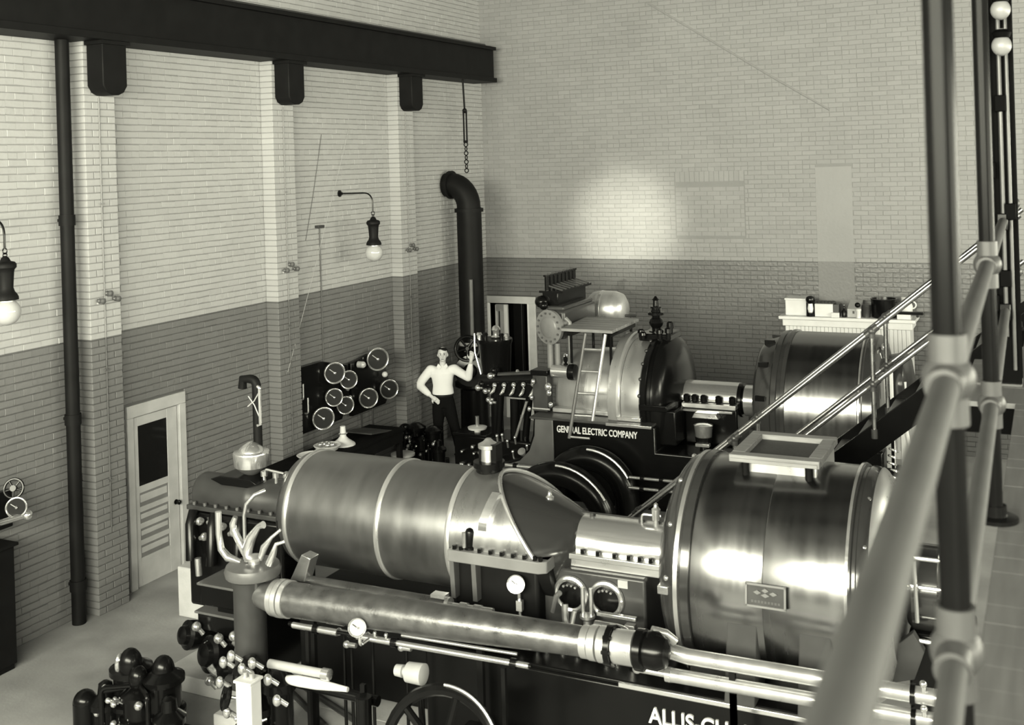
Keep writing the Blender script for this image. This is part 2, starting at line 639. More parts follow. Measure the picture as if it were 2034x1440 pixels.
# walled-up window: bricks set back behind the wall face, a soldier course over it
rest = MB()
for u, z, l, h, p in courses(3.685, 4.875, 3.365, 4.262, [], 0.002):
    rest.box(u - l / 2, u + l / 2, BY - 0.004 - p, BY + 0.01, z - h / 2, z + h / 2).v
rest.build('window_infill', 'back', wall_back, stuff=True, smooth=False)
for k in range(14):
    a = 3.69 + k * 0.085
    MB().box(a, a + 0.080, BY - 0.0075, BY + 0.01, 4.285, 4.458).build('brick', 'back', wall_back, 0.002, smooth=False)
# plastered strip, old roof line, and a straight joint on the left
MB().box(6.04, 6.61, BY - 0.008, BY + 0.01, 0, 4.49).build('plaster_strip', 'plaster', wall_back, 0.004, smooth=False)
MB().tube([(3.3, BY, 7.38), (4.5, BY, 6.58), (5.4, BY, 5.98), (6.3, BY, 5.40)], 0.02, 8).build('roof_line', 'back', wall_back)
MB().box(2.085, 2.11, BY - 0.011, BY + 0.005, 3.0, 4.3).build('mortar_joint', 'back', wall_back)
MB().box(0.8, 2.1, BY - 0.0115, BY + 0.005, 4.29, 4.31).build('mortar_joint', 'back', wall_back)

struct(MB().box(16.0, 16.3, -5.3, 18.9, 0, 10.4).build('wall_right', 'rough_wall', smooth=False))
struct(MB().box(-0.3, 16.3, -5.3, -5.0, 0, 10.4).build('wall_front', 'rough_wall', smooth=False))
n = 0
for wx, wz in WIN_FRONT:
    n += 1
    w = MB()
    for a, b, c, d in ((-1.89, -1.83, -1.7, 1.7), (1.83, 1.89, -1.7, 1.7), (-1.89, 1.89, 1.6, 1.7), (-1.89, 1.89, -1.7, -1.6),
                       (-0.02, 0.02, -1.6, 1.6), (-1.83, 1.83, -0.02, 0.02)):
        w.box(wx + a, wx + b, -4.99, -4.8, wz + c, wz + d)
    struct(w.build('window_%d' % n, 'cream'))
for wy, wz in WIN_RIGHT:
    n += 1
    w = MB()
    for a, b, c, d in ((-1.3, -1.2, -1.2, 1.2), (1.2, 1.3, -1.2, 1.2), (-1.3, 1.3, 1.1, 1.2), (-1.3, 1.3, -1.2, -1.1),
                       (-0.03, 0.03, -1.1, 1.1)):
        w.box(15.8, 15.99, wy + a, wy + b, wz + c, wz + d)
    struct(w.build('window_%d' % n, 'cream'))

# plinths of the machines, a concrete block by the door
struct(MB().box(2.0, 8.9, 7.7, 9.35, 0, 0.15).build('trim_4', 'concrete_pale', bev=0.01))
struct(MB().box(4.6, 8.9, 7.25, 7.7, 0, 0.15).build('trim_5', 'concrete_pale', bev=0.01))
struct(MB().box(3.0, 4.6, 7.25, 7.7, 0, 0.15).build('trim_9', 'concrete_pale', bev=0.01))
struct(MB().box(1.0, 1.9, 9.0, 9.85, 0, 0.53).build('trim_6', 'concrete_pale', bev=0.012))
struct(MB().box(2.3, 8.6, 13.3, 15.6, 0, 0.2).build('trim_7', 'concrete', bev=0.01))

# gallery on the right: boarded floor carried on the posts' line
gal = struct(MB().box(9.27, 12.5, -4.9, 10.75, 3.1, 3.27).box(8.98, 9.27, 6.9, 8.2, 3.1, 3.27).build('trim_8', 'soot', smooth=False))
y = -4.9
k = 0
while y < 10.7:
    MB().box(9.275 if not 6.8 < y < 8.1 else 8.985, 12.48, y, y + 0.1485, 3.27, 3.298 + RND.uniform(0, 0.001)).build('plank', 'wood_floor', gal, smooth=False)
    y += 0.15

# door in the left wall
d1 = struct(MB().box(-0.06, -0.012, 9.41, 10.13, 0.0, 1.94).build('door_1', 'panel', smooth=False))
bx('head_casing', 'cream', d1, -0.05, 0.035, 9.31, 10.25, 1.95, 2.09, 0.006)
bx('side_casing', 'cream', d1, -0.05, 0.035, 9.31, 9.405, 0, 1.95, 0.006)
bx('side_casing', 'cream', d1, -0.05, 0.035, 10.14, 10.25, 0, 1.95, 0.006)
bx('stile', 'cream', d1, -0.03, 0.0, 9.412, 9.50, 0.0, 1.935, 0.004)
bx('stile', 'cream', d1, -0.03, 0.0, 9.96, 10.128, 0.0, 1.935, 0.004)
for z0, z1 in ((1.83, 1.935), (1.06, 1.14), (0.84, 0.90), (0.65, 0.71), (0.46, 0.52), (0.0, 0.32)):
    bx('rail', 'cream', d1, -0.03, -0.001, 9.50, 9.96, z0, z1, 0.004)
for z0, z1 in ((0.92, 1.04), (0.73, 0.82), (0.54, 0.63), (0.34, 0.44)):
    bx('panel', 'cream', d1, -0.03, -0.0105, 9.515, 9.945, z0 + 0.025, z1 - 0.006, 0.006)
bx('pane', 'glass_dark', d1, -0.03, -0.006, 9.50, 9.96, 1.14, 1.83)
k = la('door_knob', 'black', d1, (0.0, 10.07, 0.80), (1, 0, 0), [(0, 0.03), (0.008, 0.03), (0.012, 0.012), (0.035, 0.012), (0.04, 0.028), (0.06, 0.028), (0.07, 0.01)], 16)

# doorway in the back wall with a half-open glazed leaf
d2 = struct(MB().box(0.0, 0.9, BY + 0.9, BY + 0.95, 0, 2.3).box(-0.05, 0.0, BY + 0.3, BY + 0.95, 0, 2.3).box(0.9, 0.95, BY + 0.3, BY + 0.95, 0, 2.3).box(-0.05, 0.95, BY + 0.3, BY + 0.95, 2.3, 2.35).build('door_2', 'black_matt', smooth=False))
bx('head_casing', 'cream', d2, 0.0, 0.99, BY - 0.035, BY + 0.02, 2.12, 2.25, 0.006)
bx('side_casing', 'cream', d2, 0.86, 0.99, BY - 0.035, BY + 0.02, 0, 2.12, 0.006)
bx('side_casing', 'white', d2, 0.005, 0.05, BY - 0.035, BY + 0.02, 0, 2.12, 0.006)
bx('jamb', 'white', d2, 0.80, 0.855, BY + 0.02, BY + 0.3, 0, 2.12)
lf = bx('leaf_stile', 'white', d2, 0.30, 0.37, BY + 0.06, BY + 0.12, 0, 2.08, 0.004)
bx('leaf_stile', 'white', d2, 0.05, 0.10, BY + 0.20, BY + 0.26, 0, 2.05, 0.004)
MB().bar((0.08, BY + 0.22, 2.0), (0.34, BY + 0.09, 2.02), 0.05, 0.13).build('leaf_rail', 'cream', d2)
MB().bar((0.08, BY + 0.22, 0.5), (0.34, BY + 0.09, 0.5), 0.05, 1.0).build('leaf_panel', 'cream', d2)
bx('leaf_mullion', 'pale_grey', d2, 0.19, 0.29, BY + 0.12, BY + 0.17, 1.0, 1.98)
bx('inner_leaf', 'trousers', d2, 0.38, 0.60, BY + 0.3, BY + 0.34, 0, 2.1, 0.004)
bx('leaf_edge', 'iron', d2, 0.555, 0.565, BY + 0.28, BY + 0.3, 0, 2.1)


# ------------------------------------------------------------------ on the left wall
beam = thing('crane_beam', 'heavy black steel crane runway beam high along the left wall', 'beam', (0.3, 8, 6.2))
b = MB().box(0.02, 0.50, -4.9, 17.95, 6.16, 6.24).box(0.02, 0.50, -4.9, 17.95, 6.74, 6.80).box(0.40, 0.44, -4.9, 17.95, 6.23, 6.75)
b.build('girder', 'black_matt', beam, 0.004)
bx('crane_rail', 'iron', beam, 0.22, 0.29, -4.9, 17.95, 6.80, 6.87, 0.008)
for yc in (-1.5, 2.0, 5.5, 8.89, 12.09, 15.23):
    MB().prism([(yc - .17, 6.16), (yc - .17, 5.68), (yc - .12, 5.61), (yc - .05, 5.58), (yc + .05, 5.58), (yc + .12, 5.61), (yc + .17, 5.68), (yc + .17, 6.16)],
               0.203, 0.44, 'yz').build('bracket', 'black_matt', beam, 0.01)
    MB().box(0.2, 0.47, yc - .2, yc + .2, 6.12, 6.16).build('bracket_plate', 'black_matt', beam)

dp = thing('drain_pipe', 'thick black vertical pipe running from crane beam to floor beside the first pilaster', 'pipe', (0.13, 8.46, 0))
cy('pipe', 'black_matt', dp, (0.13, 8.46, 0.0), (0.13, 8.46, 6.16), 0.072, seg=20)
for z in (0.35, 2.1, 4.2):
    cy('pipe_socket', 'black_matt', dp, (0.13, 8.46, z), (0.13, 8.46, z + 0.11), 0.085, seg=20)
    bx('clamp', 'black_matt', dp, 0.01, 0.13, 8.44, 8.48, z + 0.04, z + 0.07)


def wall_lamp(y, label):
    t = thing('wall_lamp', label, 'lamp', (0.0, y, 4.33), 'arc lamps on the left wall')
    la('wall_plate', 'black', t, (0.012, y, 4.33), (1, 0, 0), [(0, 0.05), (0.012, 0.05), (0.02, 0.02), (0.05, 0.02)], 14)
    tu('arm', 'black', t, bend((0.03, y, 4.33), (0.59, y, 4.335), (0.59, y, 4.06), 0.16, 8), 0.011, 8)
    MB().torus((0.59, y, 4.035), (0, 1, 0), 0.028, 0.006, 14, 6).torus((0.59, y, 3.995), (1, 0, 0), 0.022, 0.006, 14, 6).build('link', 'black', t)
    la('lamp_body', 'black_matt', t, (0.59, y, 3.99), (0, 0, -1), [(0, 0.012), (0.02, 0.035), (0.05, 0.05), (0.06, 0.085), (0.08, 0.1), (0.11, 0.1),
       (0.13, 0.082), (0.16, 0.076), (0.30, 0.066), (0.34, 0.078), (0.36, 0.095), (0.39, 0.11), (0.415, 0.112), (0.42, 0.08)], 22)
    g = MB().sphere((0.59, y, 3.46), 0.128, 22, 14).build('globe', 'globe', t)
    cy('globe_collar', 'steel_soft', t, (0.59, y, 3.56), (0.59, y, 3.585), 0.085, seg=20)
    return t


wall_lamp(13.61, 'black bracket lamp with opal globe on the wall between the second and third pilasters')
wall_lamp(7.30, 'black bracket lamp cut by the left edge of the photo')

for yc, lb in ((8.885, 'small three-knob insulator bracket on the pilaster left of the door'),
               (12.09, 'small three-knob insulator bracket on the middle pilaster'),
               (15.23, 'small three-knob insulator bracket on the pilaster nearest the corner')):
    t = thing('insulator_bracket', lb, 'insulator', (0.2, yc, 3.38), 'insulator brackets on the pilasters')
    bx('crossarm', 'pale_grey', t, 0.206, 0.235, yc - 0.13, yc + 0.13, 3.33, 3.35)
    for dy, dz in ((-0.11, 0.0), (0.0, 0.07), (0.11, 0.0)):
        la('insulator', 'grey', t, (0.215, yc + dy, 3.365 + dz), (1, 0, 0), [(0, 0.022), (0.02, 0.03), (0.035, 0.02), (0.05, 0.032), (0.075, 0.034), (0.085, 0.02)], 12)
    bx('stem', 'pale_grey', t, 0.206, 0.22, yc - 0.012, yc + 0.012, 3.33, 3.44)
    c = thing('conduit', lb.replace('small three-knob insulator bracket', 'thin grey conduit running down from the insulators'), 'conduit', (0.21, yc, 0), 'conduits on the pilasters')
    cy('tube', 'left_joint', c, (0.212, yc - 0.02, 0.9), (0.212, yc - 0.02, 5.56), 0.007, seg=8)
    for z in (1.4, 2.6, 4.4):
        bx('clip', 'left_joint', c, 0.204, 0.222, yc - 0.05, yc + 0.01, z, z + 0.02)
jb = thing('junction_box', 'tiny dark outlet box with a thin conduit below it, left of the globe lamp', 'box', (0.0, 13.08, 3.88))
bx('box', 'iron', jb, 0.008, 0.08, 12.98, 13.12, 3.86, 3.90, 0.004)
cy('conduit', 'grey', jb, (0.02, 13.08, 1.9), (0.02, 13.08, 3.87), 0.009, seg=8)

for i, (p, q, lb) in enumerate((((0.02, 13.9, 5.3), (0.215, 12.0, 2.0), 'thin pale wire slanting down the wall past the globe lamp'),
                                ((0.016, 13.2, 5.2), (0.016, 12.75, 3.7), 'thin dark pull cord hanging right of the middle pilaster'))):
    pts = [V(p).lerp(V(q), k / 8) + V((0, 0, -0.05 * math.sin(PI * k / 8))) for k in range(9)]
    o = MB().tube(pts, 0.0035, 6).build('wire', 'pale_grey' if i == 0 else 'grey')
    tag(o, lb, 'wire')


def gauge(t, c, R, n=(1, 0, 0), face='globe'):
    """round pressure gauge: black case, bright bezel, white glazed dial with pointer"""
    d = V(n).normalized()
    c = V(c)
    g = la('gauge_case', 'black' if face == 'globe' else 'steel_soft', t, c - d * 0.12, d, [(0, R * 0.45), (0.05, R * 0.5), (0.06, R * 0.92), (0.12, R * 0.98)], 24)
    MB().torus(c + d * 0.006, d, R * 0.95, R * 0.065, 30, 8).build('bezel', 'steel', g)
    la('dial', face, g, c - d * 0.004, d, [(0, R * 0.86), (0.006, R * 0.86)], 24)
    up = V((0, 0, 1))
    sd = d.cross(up).normalized()
    MB().bar(c + d * 0.006, c + d * 0.006 + (sd * 0.5 + up * 0.4) * R, R * 0.07, 0.004, d).build('pointer', 'black' if face == 'globe' else 'pale_grey', g)
    la('knob', 'steel', g, c + d * 0.0, d, [(0, R * 0.12), (0.02, R * 0.12), (0.026, R * 0.05)], 10)
    return g


gdir = (0.80, -0.60, 0.0)
gb = thing('gauge_board', 'black gauge board with five round gauges on the wall left of the other board', 'gauge board', (0.1, 12.9, 1.5), 'gauge boards')
MB().prism([(12.26, 1.98), (12.34, 1.06), (13.36, 1.06), (13.54, 1.42), (13.52, 1.82), (12.9, 1.98)], 0.06, 0.12, 'yz').build('board', 'black', gb, 0.006)
bx('stand_off', 'black_matt', gb, 0.02, 0.06, 12.5, 12.56, 1.2, 1.85)
bx('stand_off', 'black_matt', gb, 0.02, 0.06, 13.2, 13.26, 1.2, 1.75)
for y, z, r in ((13.02, 1.80, .155), (13.36, 1.64, .135), (12.99, 1.46, .13), (13.26, 1.29, .13), (12.72, 1.22, .16)):
    gauge(gb, (0.25, y, z), r, gdir, 'dial_dark')
for y, z in ((12.36, 1.55), (12.46, 1.34)):
    tu('gauge_tube', 'steel', gb, bend((0.13, y, z), (0.19, y, z), (0.19, y, z + 0.22), 0.04) , 0.012, 8)
for y, z in ((13.4, 1.5), (13.45, 1.36)):
    MB().sphere((0.2, y, z), 0.035).build('cock', 'steel', gb)
gb2 = thing('gauge_board', 'black gauge board with three round gauges on the wall nearer the man', 'gauge board', (0.1, 14.0, 1.5), 'gauge boards')
MB().prism([(13.62, 1.82), (13.62, 1.04), (14.52, 1.04), (14.70, 1.25), (14.50, 1.70), (14.1, 1.88)], 0.06, 0.12, 'yz').build('board', 'black', gb2, 0.006)
bx('stand_off', 'black_matt', gb2, 0.02, 0.06, 13.9, 13.96, 1.2, 1.7)
for y, z, r in ((14.14, 1.80, .175), (13.86, 1.27, .15), (14.43, 1.29, .15)):
    gauge(gb2, (0.25, y, z), r, gdir, 'dial_dark')
MB().cyl((0.14, 13.78, 1.78), (0.2, 13.78, 1.78), 0.05).sphere((0.22, 13.78, 1.78), 0.05).build('signal_lamp', 'globe', gb2)
MB().sphere((0.2, 14.4, 1.52), 0.045).build('cock', 'white', gb2)
for y in (13.9, 14.2):
    cy('drop_pipe', 'iron', gb2, (0.09, y, 0.2), (0.09, y, 1.09), 0.015, seg=8)

lg = thing('wall_gauge', 'black valve set with a round gauge at the left edge beside the thick black pipe', 'gauge', (0.1, 7.55, 1.5))
bx('back_plate', 'black', lg, 0.008, 0.08, 7.2, 7.72, 1.25, 1.62, 0.01)
gauge(lg, (0.30, 7.58, 1.50), 0.10, (0.7, -0.7, 0.1), 'dial_dark')
tu('branch_pipe', 'steel', lg, bend((0.1, 7.3, 1.42), (0.32, 7.3, 1.42), (0.32, 7.64, 1.40), 0.06), 0.03, 10)
MB().sphere((0.33, 7.68, 1.40), 0.055).build('cock', 'steel', lg)
handwheel('handwheel', 'black', lg, (0.2, 7.64, 1.66), (0.5, -0.8, 0.3), 0.09, 0.014)
cb = thing('floor_cabinet', 'tall plain black cabinet standing against the wall in the lower left corner', 'cabinet', (0.45, 7.2, 0))
bx('body', 'black_matt', cb, 0.06, 0.40, 6.3, 7.46, 0.05, 1.18, 0.01)
bx('base', 'black_matt', cb, 0.08, 0.38, 6.32, 7.44, 0, 0.05)
bx('lid', 'black_matt', cb, 0.05, 0.43, 6.28, 7.49, 1.18, 1.21, 0.006)

# vent pipe and bowl behind the front turbine are part of that machine; the tall pipe in the corner
sp = thing('exhaust_pipe', 'big black steam pipe with a bent top standing in the corner by the crane beam', 'pipe', (0.46, 16.8, 1.4))
cy('riser', 'black_matt', sp, (0.46, 16.8, 1.60), (0.46, 16.8, 3.95), 0.215, seg=26)
el = [(0.46, 16.8, 3.9)] + [(0.46 - 0.33 * (1 - math.cos(a)), 16.8, 3.95 + 0.40 * math.sin(a)) for a in [PI / 2 * k / 8 for k in range(1, 9)]]
tu('elbow', 'black_matt', sp, el + [(0.02, 16.8, 4.35)], 0.205, 24)
la('flange', 'black_matt', sp, (0.46, 16.8, 3.88), (0, 0, 1), [(0, 0.22), (0, 0.25), (0.06, 0.25), (0.06, 0.22)], 26)
la('flange', 'black_matt', sp, (0.10, 16.8, 4.35), (1, 0, 0), [(0, 0.2), (0, 0.245), (0.05, 0.245), (0.05, 0.2)], 26)
la('white_band', 'pale_grey', sp, (0.46, 16.8, 1.60), (0, 0, 1), [(0, 0.2), (0, 0.235), (0.06, 0.235), (0.06, 0.2)], 26)
cy('drain_line', 'grey', sp, (0.60, 16.52, 1.66), (0.605, 16.52, 2.75), 0.035, seg=10)
hc = thing('chain_hanger', 'thin rod with turnbuckle and chain hanging from the beam to the bent pipe', 'hanger', (0.40, 16.8, 4.55))
cy('rod', 'black_matt', hc, (0.38, 16.9, 5.65), (0.36, 16.9, 6.16), 0.017, seg=8)
MB().sphere((0.38, 16.9, 5.63), 0.04).build('clevis', 'black_matt', hc)
MB().box(0.345, 0.365, 16.89, 16.91, 5.1, 5.6).box(0.40, 0.42, 16.89, 16.91, 5.1, 5.6).box(0.345, 0.42, 16.885, 16.915, 5.58, 5.62).box(0.345, 0.42, 16.885, 16.915, 5.07, 5.11).build('turnbuckle', 'black_matt', hc)
for k in range(7):
    MB().torus((0.385, 16.9, 5.04 - k * 0.075), (1, 0, 0) if k % 2 else (0, 1, 0), 0.036, 0.009, 12, 6).build('chain_link', 'black_matt', hc)

gv = thing('gate_valve', 'massive black stop valve with a handwheel under the corner steam pipe', 'valve', (0.46, 16.8, 0))
la('body', 'black', gv, (0.46, 16.8, 0), (0, 0, 1), [(0, 0.36), (0.06, 0.36), (0.08, 0.25), (0.85, 0.24), (0.90, 0.33), (0.97, 0.33), (1.0, 0.25), (1.08, 0.28), (1.2, 0.30), (1.32, 0.28), (1.40, 0.24), (1.45, 0.32), (1.52, 0.32), (1.53, 0.26), (1.595, 0.26)], 28)
la('bonnet', 'black', gv, (0.52, 16.58, 1.2), (0.42, -0.9, 0.12), [(0, 0.22), (0.12, 0.2), (0.13, 0.26), (0.18, 0.26), (0.19, 0.12), (0.42, 0.09), (0.48, 0.05), (0.6, 0.04)], 20)
handwheel('handwheel', 'black', gv, (0.62, 16.30, 1.62), (0.42, -0.9, 0.1), 0.2, 0.028, 5)
MB().cyl((0.60, 16.38, 1.62), (0.50, 16.62, 1.6), 0.05).build('yoke', 'black', gv)
for k in range(8):
    a = 2 * PI * k / 8
    cy('bolt', 'iron', gv, (0.46 + .29 * math.cos(a), 16.8 + .29 * math.sin(a), 1.51), (0.46 + .29 * math.cos(a), 16.8 + .29 * math.sin(a), 1.56), 0.022, seg=6)


# ------------------------------------------------------------------ the front machine
FY, FZ = 8.4, 1.6
bed = thing('bedplate', 'long black cast bedplate with raised white lettering under the nearer machine', 'bedplate', (6.4, 8.4, 0.15))
bx('side_girder', 'black', bed, 4.95, 7.96, 7.5, 7.9, 0.152, 0.93, 0.02)
bx('far_girder', 'black', bed, 4.95, 7.96, 8.9, 9.3, 0.152, 0.93, 0.02)
bx('deck', 'black', bed, 4.95, 7.96, 7.52, 9.3, 0.88, 0.955, 0.01)
bx('bright_ledge', 'steel', bed, 6.58, 7.95, 7.475, 7.50, 0.925, 0.958, 0.004)
bx('end_strip', 'grey', bed, 7.93, 7.99, 7.46, 7.52, 0.16, 0.93, 0.008)
bx('turbine_pedestal', 'black_matt', bed, 3.35, 4.95, 8.0, 9.0, 0.152, 0.95, 0.02)
text('lettering', 'ALLIS-CHALMERS', 'white', bed, 6.80, 7.88, 7.50, 0.765, 0.115, 0.018)

tb = thing('steam_turbine', 'nearer steam turbine, long drum of bright sheet steel with three pale hoops', 'turbine', (4.2, FY, 0.95))
R0 = 0.505
dr = la('casing', 'lag', tb, (3.14, FY, FZ), (1, 0, 0), [(0, 0.12), (0.002, 0.40), (0.03, 0.455), (0.08, 0.49), (0.14, R0), (1.84, R0), (1.86, R0 - 0.02)], 72)
for x in (3.30, 4.26, 4.95):
    la('hoop', 'lag_bright', dr, (x - 0.025, FY, FZ), (1, 0, 0), [(0, R0 - 0.01), (0.002, R0 + 0.006), (0.01, R0 + 0.012), (0.04, R0 + 0.012), (0.048, R0 + 0.006), (0.05, R0 - 0.01)], 72)


def cut(t):
    s = math.sin(t)
    return (4.98, 5.235 + 0.50 * (1 - s) ** 0.8)


jk = MB().arc_shell(FY, FZ, R0 - 0.02, R0 + 0.004, cut, 0.0, PI, 48).build('exhaust_jacket', 'lag_mid', tb)
MB().tube([(cut(PI * k / 40)[1] + 0.0, FY - math.cos(PI * k / 40) * R0, FZ + math.sin(PI * k / 40) * R0) for k in range(41)], 0.018, 8).build('jacket_lip', 'lag_bright', jk)
# dark sloping end of the exhaust hood
rr = []
for q in range(9):
    f = q / 8
    ring = []
    for k in range(40):
        t = 2 * PI * k / 40
        s = math.sin(t)
        base = V((cut(t)[1] - 0.012 if s >= 0 else 5.72, FY - math.cos(t) * (R0 - 0.012), FZ + s * (R0 - 0.012)))
        tip = V((5.98, FY - math.cos(t) * 0.215, FZ + s * 0.215))
        p = base.lerp(tip, f)
        p.x += 0.05 * math.sin(PI * f)
        ring.append(p)
    rr.append(ring)
MB().rings(rr, 40).build('exhaust_hood', 'gen_dark', tb, angle=60)
# lower half and its bolted joint
lo = MB().arc_shell(FY, FZ, 0.30, 0.485, lambda t: (3.2, 5.85), PI, 2 * PI, 28).build('lower_casing', 'black_matt', tb)
bx('exhaust_chest', 'black_matt', tb, 4.99, 5.75, 7.93, 8.88, 0.955, 1.50, 0.03)
fl = MB().prism([(4.99, 7.83), (5.80, 7.83), (5.86, 7.87), (5.86, 8.05), (4.99, 8.05)], 1.505, 1.60, 'xy').build('joint_flange', 'mid_grey', tb, 0.008)
MB().box(4.99, 5.86, 8.76, 8.97, 1.505, 1.60).build('joint_flange', 'lag_bright', tb, 0.008)
for x in (5.04, 5.10, 5.27, 5.37, 5.47, 5.57, 5.67, 5.76, 5.81):
    cy('bolt', 'black', fl, (x, 7.862, 1.598), (x, 7.862, 1.632), 0.017, seg=6)
for x in (5.02, 5.22):
    MB().prism([(7.84, 1.51), (7.86, 1.2), (7.93, 1.2), (7.93, 1.51)], x - .02, x + .02, 'yz').build('rib', 'grey', tb)
st = MB()
sr = []
for k in range(11):
    t = math.radians(18 + 34 * k / 10)
    h = 0.05 * math.sin(PI * min(1, (k + 1) / 4) / 2)
    x0 = 5.24 + 0.06 * k / 10
    sr.append([V((x0 + dx, FY - math.cos(t) * (R0 + d), FZ + math.sin(t) * (R0 + d))) for dx, d in ((0, 0), (0, h), (0.075, h), (0.075, 0))])
st.rings(sr, 4).build('lifting_strap', 'steel', jk)
kn = la('relief_cock', 'black', tb, (5.16, 7.915, 1.60), (0, 0.0, 1), [(0, 0.05), (0.02, 0.05), (0.03, 0.04), (0.14, 0.04), (0.16, 0.03), (0.17, 0.01)], 18)
cy('cock_stem', 'steel', kn, (5.125, 7.875, 1.62), (5.125, 7.875, 1.74), 0.018, seg=10)
tv = la('top_valve', 'black', tb, (5.10, FY, 2.085), (0, 0, 1), [(0, 0.115), (0.05, 0.115), (0.055, 0.135), (0.10, 0.135), (0.105, 0.08)], 24)
la('valve_body', 'steel_soft', tv, (5.10, FY, 2.19), (0, 0, 1), [(0, 0.07), (0.10, 0.065), (0.11, 0.09), (0.14, 0.09), (0.16, 0.05), (0.19, 0.02)], 18)
MB().box(5.15, 5.20, FY - .06, FY + .06, 2.18, 2.34).box(5.03, 5.05, FY - .05, FY + .05, 2.18, 2.3).build('valve_yoke', 'black', tv)

# high pressure end: bearing housing with the oil bowl and vent
hp = la('bearing_housing', 'iron', tb, (1.93, FY, FZ), (1, 0, 0), [(0, 0.06), (0.002, 0.165), (0.02, 0.185), (0.04, 0.19), (0.62, 0.19), (0.63, 0.195), (0.68, 0.195), (0.69, 0.19), (1.22, 0.19), (1.24, 0.15)], 36)
bx('housing_flange', 'iron', hp, 1.95, 3.15, 8.14, 8.66, 1.50, 1.545, 0.006)
for k in range(9):
    x = 2.02 + k * 0.13
    cy('bolt', 'grey', hp, (x, 8.175, 1.54), (x, 8.175, 1.572), 0.018, seg=6)
MB().prism([(2.7, 1.50), (3.12, 1.50), (3.12, 1.36)], 8.18, 8.6, 'xz').build('housing_foot', 'lag_bright', hp)
bw = la('oil_bowl', 'steel', tb, (2.54, FY, 1.785), (0, 0, 1), [(0, 0.10), (0.01, 0.06), (0.04, 0.05), (0.06, 0.09), (0.12, 0.16), (0.24, 0.175), (0.255, 0.17), (0.26, 0.12), (0.29, 0.11), (0.32, 0.075), (0.35, 0.02)], 28)
MB().prism([(2.18, 1.79), (2.30, 1.83), (2.66, 1.83), (2.74, 1.79), (2.62, 1.745), (2.32, 1.745)], 8.22, 8.55, 'xz').build('bowl_bracket', 'black', tb, 0.008)
vp = tu('vent_pipe', 'black_matt', tb, bend((2.56, 8.48, 1.82), (2.56, 8.48, 2.72), (2.40, 8.48, 2.71), 0.075) + [(2.39, 8.48, 2.62)], 0.043, 14)
tu('glass_gauge', 'steel', vp, bend((2.62, 8.42, 2.66), (2.645, 8.42, 2.66), (2.645, 8.42, 2.3), 0.02) + [(2.61, 8.42, 2.29)], 0.016, 8)
MB().tube([(2.49, 8.43, 2.46), (2.57, 8.43, 2.52), (2.64, 8.43, 2.62)], 0.006, 6).tube([(2.50, 8.43, 2.56), (2.57, 8.43, 2.48), (2.63, 8.43, 2.36)], 0.006, 6).build('tie_wire', 'pale_grey', vp)
for i, (x, z) in enumerate(((2.72, 1.80), (2.86, 1.80), (2.98, 1.81))):
    la('oil_cup', 'steel', tb, (x, 8.36, z - .02), (0, 0, 1), [(0, 0.018), (0.05, 0.016), (0.055, 0.034), (0.10, 0.034), (0.11, 0.012)], 12)
tu('oil_tube', 'steel', tb, bend((2.78, 8.3, 1.86), (2.78, 8.3, 1.92), (3.0, 8.3, 1.9), 0.03), 0.012, 8)
tu('drip_pipe', 'steel', tb, [(3.02, 8.0, 1.83), (2.95, 7.93, 1.80), (2.88, 7.9, 1.72), (2.86, 7.89, 1.62), (2.86, 7.89, 1.36)], 0.019, 10)
la('drip_cup', 'steel', tb, (2.86, 7.89, 1.31), (0, 0, 1), [(0, 0.02), (0.01, 0.06), (0.05, 0.07), (0.055, 0.03)], 14)

# bearing between turbine and generator
bp = thing('bearing', 'bright half-round bearing cover with two oil cups between nearer turbine and generator', 'bearing', (6.1, FY, 0.95))
MB().arc_shell(FY, FZ, 0.05, 0.222, lambda t: (5.62, 6.72), 0.0, PI, 28).build('cover', 'steel', bp)
bf = MB().box(5.80, 6.74, 8.11, 8.69, 1.555, 1.60).build('flange', 'steel_soft', bp, 0.006)
MB().box(5.82, 6.72, 8.135, 8.665, 1.49, 1.555).build('lower_flange', 'steel_soft', bp, 0.006)
for x in (5.92, 6.05, 6.18, 6.32, 6.44, 6.53, 6.62):
    cy('bolt', 'black', bf, (x, 8.145, 1.598), (x, 8.145, 1.632), 0.018, seg=6)
bx('seam_bar', 'iron', bp, 5.7, 6.7, 8.41, 8.45, 1.81, 1.835)
for x in (5.62, 6.60):
    c = la('oil_cup', 'steel', bp, (x + (0.0 if x > 6 else .06), 8.36, 1.80), (0, 0, 1), [(0, 0.022), (0.06, 0.018), (0.065, 0.034), (0.15, 0.036), (0.165, 0.02), (0.19, 0.016), (0.2, 0.005)], 14)
    tu('loop_handle', 'steel', c, bend((x + .04, 8.36, 1.9), (x + (.16 if x < 6 else -.12), 8.36, 1.9), (x + (.16 if x < 6 else -.12), 8.36, 1.81), 0.03), 0.009, 8)
for x in (5.86, 6.04, 6.46):
    cy('plug', 'iron', bp, (x, 8.39, 1.81), (x, 8.39, 1.85), 0.02, seg=8)
pd = bx('pedestal', 'iron', bp, 5.72, 6.60, 8.06, 8.74, 0.955, 1.49, 0.02)
bx('name_plate', 'pale_grey', pd, 6.38, 6.46, 8.045, 8.06, 1.41, 1.47)
